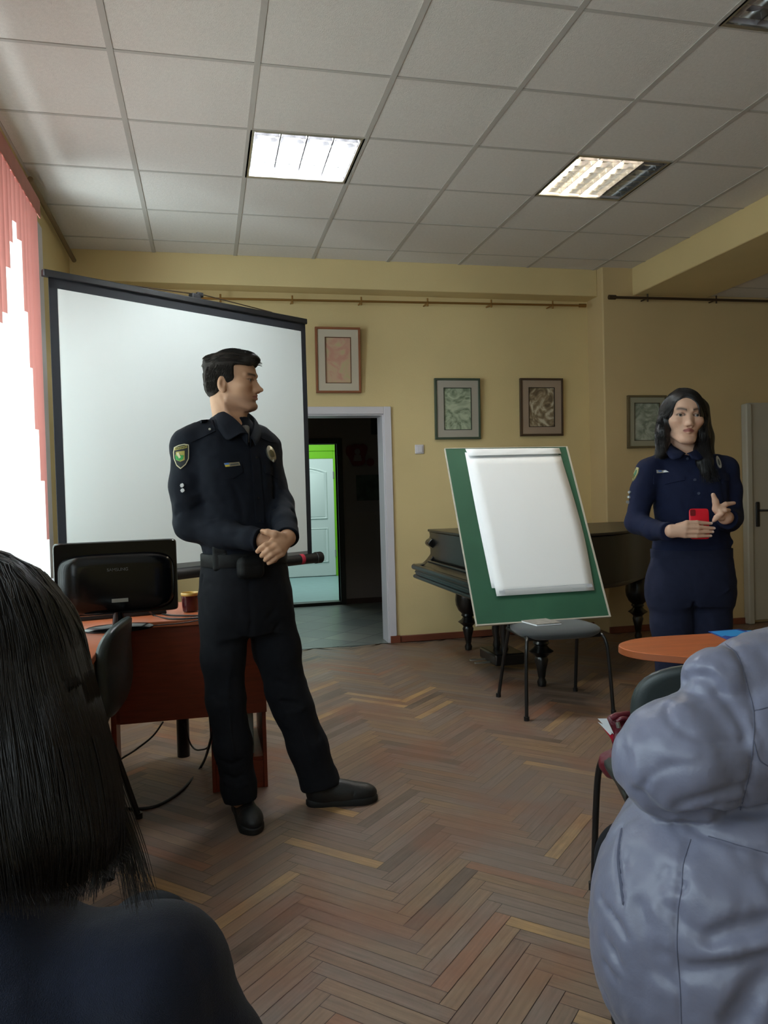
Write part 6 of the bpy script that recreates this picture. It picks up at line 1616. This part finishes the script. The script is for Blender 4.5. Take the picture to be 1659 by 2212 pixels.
    lo, hi = bounds([hp(-330, 1200, -.2), hp(350, 1960, .15), hp(-330, 1960, -.2), hp(300, 1200, .2)], .04)
    hv, hf = sdf_mesh(H2, lo, hi, .0055); hb = BVHTree.FromPolygons(hv.tolist(), hf.tolist())
    rnd = random.Random(4); paths = []
    ctl = [hp(-62, 1434, .0), hp(-55, 1560, -.0), hp(-40, 1700, -.02), hp(-15, 1810, -.035), hp(5, 1890, -.05)]
    axis_ = np.array(spline(ctl, 6)); na = len(axis_)
    for i in range(3600):
        ph = rnd.uniform(0, 2 * PI); drift = rnd.gauss(0, .10); ln = rnd.uniform(.88, 1.0)
        d_ = lambda q: X * math.cos(q) + Y * math.sin(q); out = []
        for t_ in np.linspace(0, 1, 30):
            if t_ < .3:
                th = R(8 + 82 * t_ / .3); q = d_(ph) * math.sin(th) + U * math.cos(th); A = axis_[0]
            else:
                f_ = (t_ - .3) / .7 * ln * (na - 1); j = min(int(f_), na - 2); A = axis_[j] + (axis_[j + 1] - axis_[j]) * (f_ - j); q = d_(ph + drift * (t_ - .3))
            h = hb.ray_cast(Vector(A + q * .5), Vector(-q))
            if h[0] is None: continue
            out.append(np.array(h[0] + h[1] * (.0014 + .0016 * abs(math.sin(i * 12.9898)))))
        if len(out) < 8: continue
        e_ = out[-1] - out[-3]; e_ /= np.linalg.norm(e_) + 1e-6
        for k_ in (1, 2): out.append(out[-1] + e_ * rnd.uniform(.006, .016) - U * .004)
        o_ = np.array(out)
        for _ in range(3): o_[1:-1] = .25 * o_[:-2] + .5 * o_[1:-1] + .25 * o_[2:]
        paths.append(o_)
    for i in range(900):                                           # crown layer
        q_ = d_(rnd.uniform(0, 2 * PI)) * rnd.uniform(.01, .12) + U * rnd.uniform(.03, .14) + np.array(ctl[0]); out = []
        for k_ in range(9):
            h = hb.find_nearest(Vector(q_)); out.append(np.array(h[0]) + np.array(h[1]) * .0026)
            g_ = -U + np.array(h[1]) * h[1].z; g_ = g_ / (np.linalg.norm(g_) + 1e-6); q_ = out[-1] + g_ * .012
        paths.append(np.array(out))
    for i in range(90):                                            # loose ends over the shoulder
        w = rnd.uniform(0, 1)
        pth = [hp(150 + 60 * w, 1560, -.0), hp(205 + 60 * w, 1720, -.0), hp(255 + 55 * w, 1850, -.01), hp(275 + 60 * w + rnd.gauss(0, 8), 1945 + rnd.gauss(0, 14), -.02)]
        ps = spline(pth, 6); j = rnd.gauss(0, .012); paths.append([q_ + Y * j for q_ in ps])
    strands('hair', paths, .0008, MT['hairlong'], p, (hv, hf))
    return root, F
lroot, lF = build_listener()
dup(c2, (float(lroot[0] - .0 * lF[0]), float(lroot[1]), 0), math.atan2(lF[1], lF[0]) - PI / 2, 'black vinyl chair under the seated long-haired person in the navy sweater')

def build_jacket():
    D0 = 1.22
    J = lambda u, v, dd=0.0: at(u, v, D0 + dd)
    b0 = J(1580, 2000); root = np.array([b0[0], b0[1], 0.0])
    p = thing('person', 'seated person in a lilac grey padded jacket leaning to the table', 'person', tuple(root))
    TF = frame(205); L, F, U = TF
    body = Shape()
    HF = frame(205, 10, 0); HO = J(1850, 1400, .12)
    body.u(head_shape(True).local(HO, HF), .01)
    nk = J(1800, 1440, .12)
    body.u(f_cap(nk, HO + HF.T @ np.array([0, -.02, .045]), .055, .05), .02)
    body.chain([(J(1760, 1500, .15), .12), (J(1640, 1720, .12), .13), (J(1600, 1960, .06), .14)], .05)
    body.chain([(J(1625, 1480, .06), .05), (J(1440, 1640, .0), .045), (at(1500, 1640, 1.55), .030), (at(1520, 1630, 1.62), .028)], .02)
    hnd = at(1530, 1628, 1.66); hd_ = at(1560, 1620, 1.80) - hnd; hd_ /= np.linalg.norm(hd_)
    for i in range(4): body.chain([(hnd + L * (i - 1.5) * .018, .011), (hnd + hd_ * .06 + L * (i - 1.5) * .019, .009), (hnd + hd_ * .085 + L * (i - 1.5) * .019 - U * .02, .007)], .004)
    body.chain([(hnd - hd_ * .03, .016), (hnd + hd_ * .03 + U * .02 - L * .03, .010)], .006)
    kneeA, kneeB = at(1374, 1862, 1.62), at(1640, 1900, 1.70)
    body.chain([(J(1560, 1990, .04), .085), (kneeA, .058), (np.array([kneeA[0] + .12, kneeA[1] - .02, .11]), .036)], .03)
    body.chain([(J(1680, 1990, .12), .085), (kneeB, .058), (np.array([kneeB[0], kneeB[1], .11]), .036)], .03)
    skin = s(200, 160, 140)
    lo, hi = bounds([HO + U * .26, HO - [.14, .14, 0], HO + [.14, .14, 0], J(1400, 1640), J(1620, 2000), hnd + hd_ * .1, [kneeA[0], kneeA[1], .05], [kneeB[0], kneeB[1], .05]], .14)
    sdf_obj('body', body, lo, hi, .007, MT['skin'], p, lambda v: np.tile(np.array(skin), (len(v), 1)))
    hl = Shape(); hl.u(f_ell((0, -.012, .140), (.084, .100, .092)), .01); hl.u(f_cap((0, -.06, .10), (0, -.075, .03), .06, .05), .03); hl.s(f_ell((0, .125, .085), (.062, .085, .09)), .015)
    H2 = Shape(); H2.u(hl.local(HO, HF), .01); H2.d(lambda P: .003 * noise3(P * np.array([1, 1, .2]), 70, 81))
    sdf_obj('hair', H2, HO - .17, HO + [.17, .17, .26], .006, MT['hairlong'], p)
    tr = Shape()
    tr.chain([(J(1560, 1990, .04), .12), (kneeA, .078), (np.array([kneeA[0] + .12, kneeA[1] - .02, .09]), .065)], .03)
    tr.chain([(J(1680, 1990, .12), .12), (kneeB, .078), (np.array([kneeB[0], kneeB[1], .09]), .065)], .03)
    tr.chain([(J(1400, 2120, .10), .075), (J(1560, 2080, .06), .11)], .03)
    lo, hi = bounds([J(1560, 2000), J(1700, 2100), J(1360, 2150, .1), [kneeA[0], kneeA[1], .03], [kneeB[0], kneeB[1], .03]], .14)
    lo[2] = .02
    sdf_obj('trousers', tr, lo, hi, .007, MT['trouser'], p)
    for kn in (kneeA + np.array([.10, 0, 0]), kneeB):
        shoe(p, np.array(kn[:2]) - F[:2] * .06, np.array(kn[:2]) + F[:2] * .2, laces=False)
    # ---- the jacket
    jk = Shape()
    jk.chain([(J(1790, 1520, .16), .155), (J(1720, 1680, .20), .178), (J(1608, 1865, .10), .182), (J(1545, 1960, .05), .180), (J(1540, 2070, .05), .176), (J(1560, 2150, .05), .168)], .05)
    jk.u(f_cap(J(1470, 2000, .03), J(1470, 2080, .03), .116, .112), .04)
    jk.chain([(J(1800, 1570, .13), .130), (J(1660, 1585, .06), .116), (J(1560, 1612, .03), .098), (J(1472, 1638, .0), .090), (J(1449, 1645, .0), .082)], .006)
    jk.chain([(J(1445, 1650, .02), .070), (at(1475, 1650, 1.42), .058), (at(1505, 1640, 1.56), .044)], .03)
    jk.u(f_cap(J(1545, 1466, .035), J(1665, 1482, .08), .050, .078), .008)                     # puffed shoulder
    jk.u(f_cap(J(1650, 1470, .08), J(1790, 1450, .15), .075, .10), .04)
    jk.s(f_cut(at(1505, 1640, 1.56), at(1505, 1640, 1.56) - at(1470, 1650, 1.42), .09), .004)
    def C(px, w, a, dd=-.085):                                                                 # pixel line a little in front of the cloth
        jk.crease([J(u, v, dd) for u, v in px], w, a)
    JB = None
    lo, hi = bounds([J(1800, 1400, .1), J(1310, 1640, 0), J(1300, 2160, 0), J(1800, 2200, .1), J(1500, 1640, .4)], .2)
    vp, Fq = sdf_mesh(jk, lo, hi, .014); JB = BVHTree.FromPolygons(vp.tolist(), Fq.tolist())
    def onj(u, v):
        r_ = Vector(ray(u, v)); h = JB.ray_cast(Vector(CAM), r_.normalized())
        return np.array(h[0]) if h[0] is not None else J(u, v)
    def S_(px, w, a):
        pp = spline([(float(u), float(v)) for u, v in px], 4) if len(px) > 2 else px
        jk.crease([onj(u, v) for u, v in pp], w, a)
    S_([(1492, 1763), (1510, 1762), (1530, 1757)], .010, .028); S_([(1386, 1716), (1413, 1746), (1445, 1763), (1492, 1765), (1540, 1758), (1599, 1751), (1659, 1746)], .010, .016)
    S_([(1476, 1774), (1516, 1801), (1595, 1825), (1659, 1842)], .006, .007)
    S_([(1478, 1470), (1500, 1462), (1530, 1466)], .009, .014); S_([(1530, 1466), (1548, 1478), (1556, 1492)], .010, .008)
    S_([(1440, 1524), (1450, 1561), (1492, 1590), (1545, 1601), (1605, 1604)], .0065, .0055); S_([(1400, 1600), (1440, 1625), (1500, 1640), (1580, 1640)], .016, -.003)
    S_([(1545, 1490), (1575, 1520), (1600, 1560), (1612, 1600)], .008, .005)
    S_([(1470, 1738), (1520, 1720), (1560, 1707), (1612, 1694)], .007, .008); S_([(1520, 1748), (1560, 1733), (1605, 1724)], .005, .005)
    S_([(1390, 1696), (1412, 1672), (1445, 1655), (1490, 1648), (1550, 1638)], .006, .004)
    S_([(1536, 2028), (1580, 2012), (1620, 2002), (1659, 1992)], .012, .022); S_([(1545, 2044), (1590, 2044), (1640, 2030)], .02, -.006)
    S_([(1469, 2097), (1540, 2092), (1600, 2082), (1659, 2068)], .010, .016); S_([(1583, 2212), (1610, 2170), (1635, 2130), (1659, 2105)], .014, .022)
    S_([(1560, 1880), (1600, 1900), (1659, 1895)], .022, .006); S_([(1500, 1930), (1560, 1945), (1640, 1938)], .03, -.006)
    S_([(1344, 1789), (1336, 1850), (1342, 1911), (1348, 1955)], .004, .012); S_([(1352, 1789), (1348, 1850), (1352, 1911), (1356, 1960)], .006, -.004)
    for (a, b_) in (((1430, 1905), (1476, 1918)), ((1480, 1915), (1510, 1905)), ((1440, 1960), (1465, 1975)), ((1468, 1990), (1500, 2010)), ((1430, 2060), (1464, 2070)), ((1466, 2085), (1495, 2100)), ((1418, 2100), (1462, 2130)), ((1440, 1880), (1478, 1885))):
        S_([a, b_], .008, .005)
    for i, (u, v) in enumerate(((1330, 1985), (1318, 2040), (1335, 2075), (1345, 2010), (1322, 2100), (1310, 1960))): S_([(u - 10, v - 18), (u + 12, v + 16)], .007, .006)
    S_([(1380, 1960), (1400, 2040), (1440, 2110)], .014, .006); S_([(1360, 1860), (1420, 1900), (1390, 1960)], .02, .004)
    S_([(1567, 1391), (1595, 1419), (1618, 1494), (1628, 1537), (1628, 1596), (1618, 1675), (1599, 1750)], .0055, .0055)
    S_([(1492, 1813), (1476, 1868), (1473, 1915), (1465, 1971), (1463, 2050), (1469, 2128), (1472, 2212)], .0055, .0055)
    jk.d(lambda P: -.0065 * np.abs(noise3(P * np.array([1, 1, .8]), 15, 95)) - .0036 * np.abs(noise3(P * np.array([1, .8, .55]), 38, 96)) + .0016 * noise3(P * np.array([1, 1, 1.6]), 22, 91) + .0012 * noise3(P * np.array([1, 1, .7]), 55, 92))
    vp, Fq = sdf_mesh(jk, lo, hi, .0052)
    jo = add_mesh('jacket', vp, Fq, MT['jacket'], p, tuple(root), None, 1); jo['root'] = tuple(root)
    JB2 = BVHTree.FromPolygons(vp.tolist(), Fq.tolist())
    def seam(px, r_=.0009, nm='seam'):
        pts = []
        for u, v in spline([(float(a), float(b_)) for a, b_ in px], 10):
            h = JB2.ray_cast(Vector(CAM), Vector(ray(u, v)).normalized())
            if h[0] is not None: pts.append(h[0] + h[1] * .0002 - Vector(root))
        if len(pts) > 2: MB().tube(pts, r_, 6).build(nm, MT['seam'], jo)
    seam([(1567, 1391), (1595, 1419), (1618, 1494), (1628, 1537), (1628, 1596), (1618, 1675), (1599, 1750)])
    seam([(1492, 1813), (1476, 1868), (1473, 1915), (1465, 1971), (1463, 2050), (1469, 2128), (1472, 2211)])
    seam([(1630, 1535), (1645, 1532), (1659, 1528)]); seam([(1628, 1600), (1640, 1640), (1659, 1655)])
    seam([(1530, 1806), (1595, 1826), (1659, 1843)])
    seam([(1344, 1791), (1336, 1850), (1342, 1911), (1348, 1953)], .0028, 'pocket_slit')
    return root, F
jroot, jF = build_jacket()
dup(c2, (float(jroot[0] + .43), float(jroot[1] + .12), 0), math.atan2(jF[1], jF[0]) - PI / 2, 'black vinyl chair under the person in the lilac grey jacket')

# ---- handbag with papers on the empty chair
def build_bag():
    c = at(1352, 1625, 2.24); root = np.array([c[0], c[1], .462])
    b_ = thing('handbag', 'maroon leather handbag standing on the empty chair beside the orange table', 'handbag', tuple(root))
    J = lambda u, v, dd=0.0: at(u, v, 2.24 + dd)
    S = Shape()
    S.chain([(J(1325, 1650), .040), (J(1365, 1655), .046), (J(1410, 1650, .02), .046)], .03)
    S.chain([(J(1345, 1600), .032), (J(1400, 1600, .02), .036)], .03)
    S.chain([(J(1322, 1556), .014), (J(1350, 1560), .022), (J(1400, 1562, .02), .026)], .03)
    S.crease([J(1330, 1560, -.03), J(1350, 1590, -.04), J(1345, 1640, -.045)], .008, .006); S.crease([J(1370, 1570, -.03), J(1360, 1610, -.045), J(1375, 1660, -.045)], .008, .006)
    S.crease([J(1318, 1552, -.01), J(1340, 1572, -.02), J(1352, 1560, -.02), J(1390, 1556, -.02)], .006, .008)
    S.crease([J(1330, 1690, -.03), J(1350, 1640, -.045), J(1400, 1625, -.04)], .010, -.004)
    S.d(lambda P: .005 * noise3(P, 30, 99) + .002 * noise3(P, 80, 98))
    lo, hi = bounds([J(1310, 1545), J(1420, 1700), J(1350, 1620, .1), J(1350, 1620, -.1)], .05)
    bo, _ = sdf_obj('pouch', S, lo, hi, .004, MT['bag'], b_)
    V = lambda u, v, dd=0.0: Vector(J(u, v, dd)) - Vector(root)
    MB().tube(spline([V(1320, 1552, -.02), V(1335, 1545, -.02), V(1365, 1543, -.01), V(1395, 1550, 0), V(1410, 1575, .0)], 5), .009, 10).build('handle', MT['bag'], b_)
    MB().tube([V(1334, 1560, -.04), V(1337, 1572, -.042)], .006, 10).build('buckle', MT['silver'], b_)
    k = MB()
    MB().tube(spline([V(1333, 1558, -.03), V(1345, 1552, -.035), V(1370, 1556, -.03), V(1398, 1568, -.02)], 5), .006, 8).build('strap', MT['bag'], b_)
    pp = thing('folded_papers', 'white papers with a red sheet sticking out of the maroon handbag', 'papers', tuple(J(1310, 1570, -.012)))
    O = Vector(pp.location)
    def sh(px, m, nm, d0):
        a = [Vector(J(u, v, d0)) - O for u, v in px]; b2 = [Vector(J(u, v, d0 + .0025)) - O for u, v in px]; n = len(px)
        MB().add(a + b2, [tuple(range(n))[::-1], tuple(range(n, 2 * n))] + [(i, (i + 1) % n, n + (i + 1) % n, n + i) for i in range(n)]).build(nm, m, pp, smooth=False)
    sh([(1291, 1552), (1311, 1552), (1326, 1586), (1318, 1580), (1300, 1562)], MT['paper'], 'sheet', -.014)
    sh([(1291, 1559), (1303, 1565), (1322, 1584), (1318, 1588)], MT['paper'], 'sheet', -.011)
    sh([(1302, 1572), (1312, 1578), (1325, 1588), (1326, 1606), (1316, 1590)], mat('red_paper', s(196, 20, 52), 0.6), 'red_sheet', -.008)
build_bag()
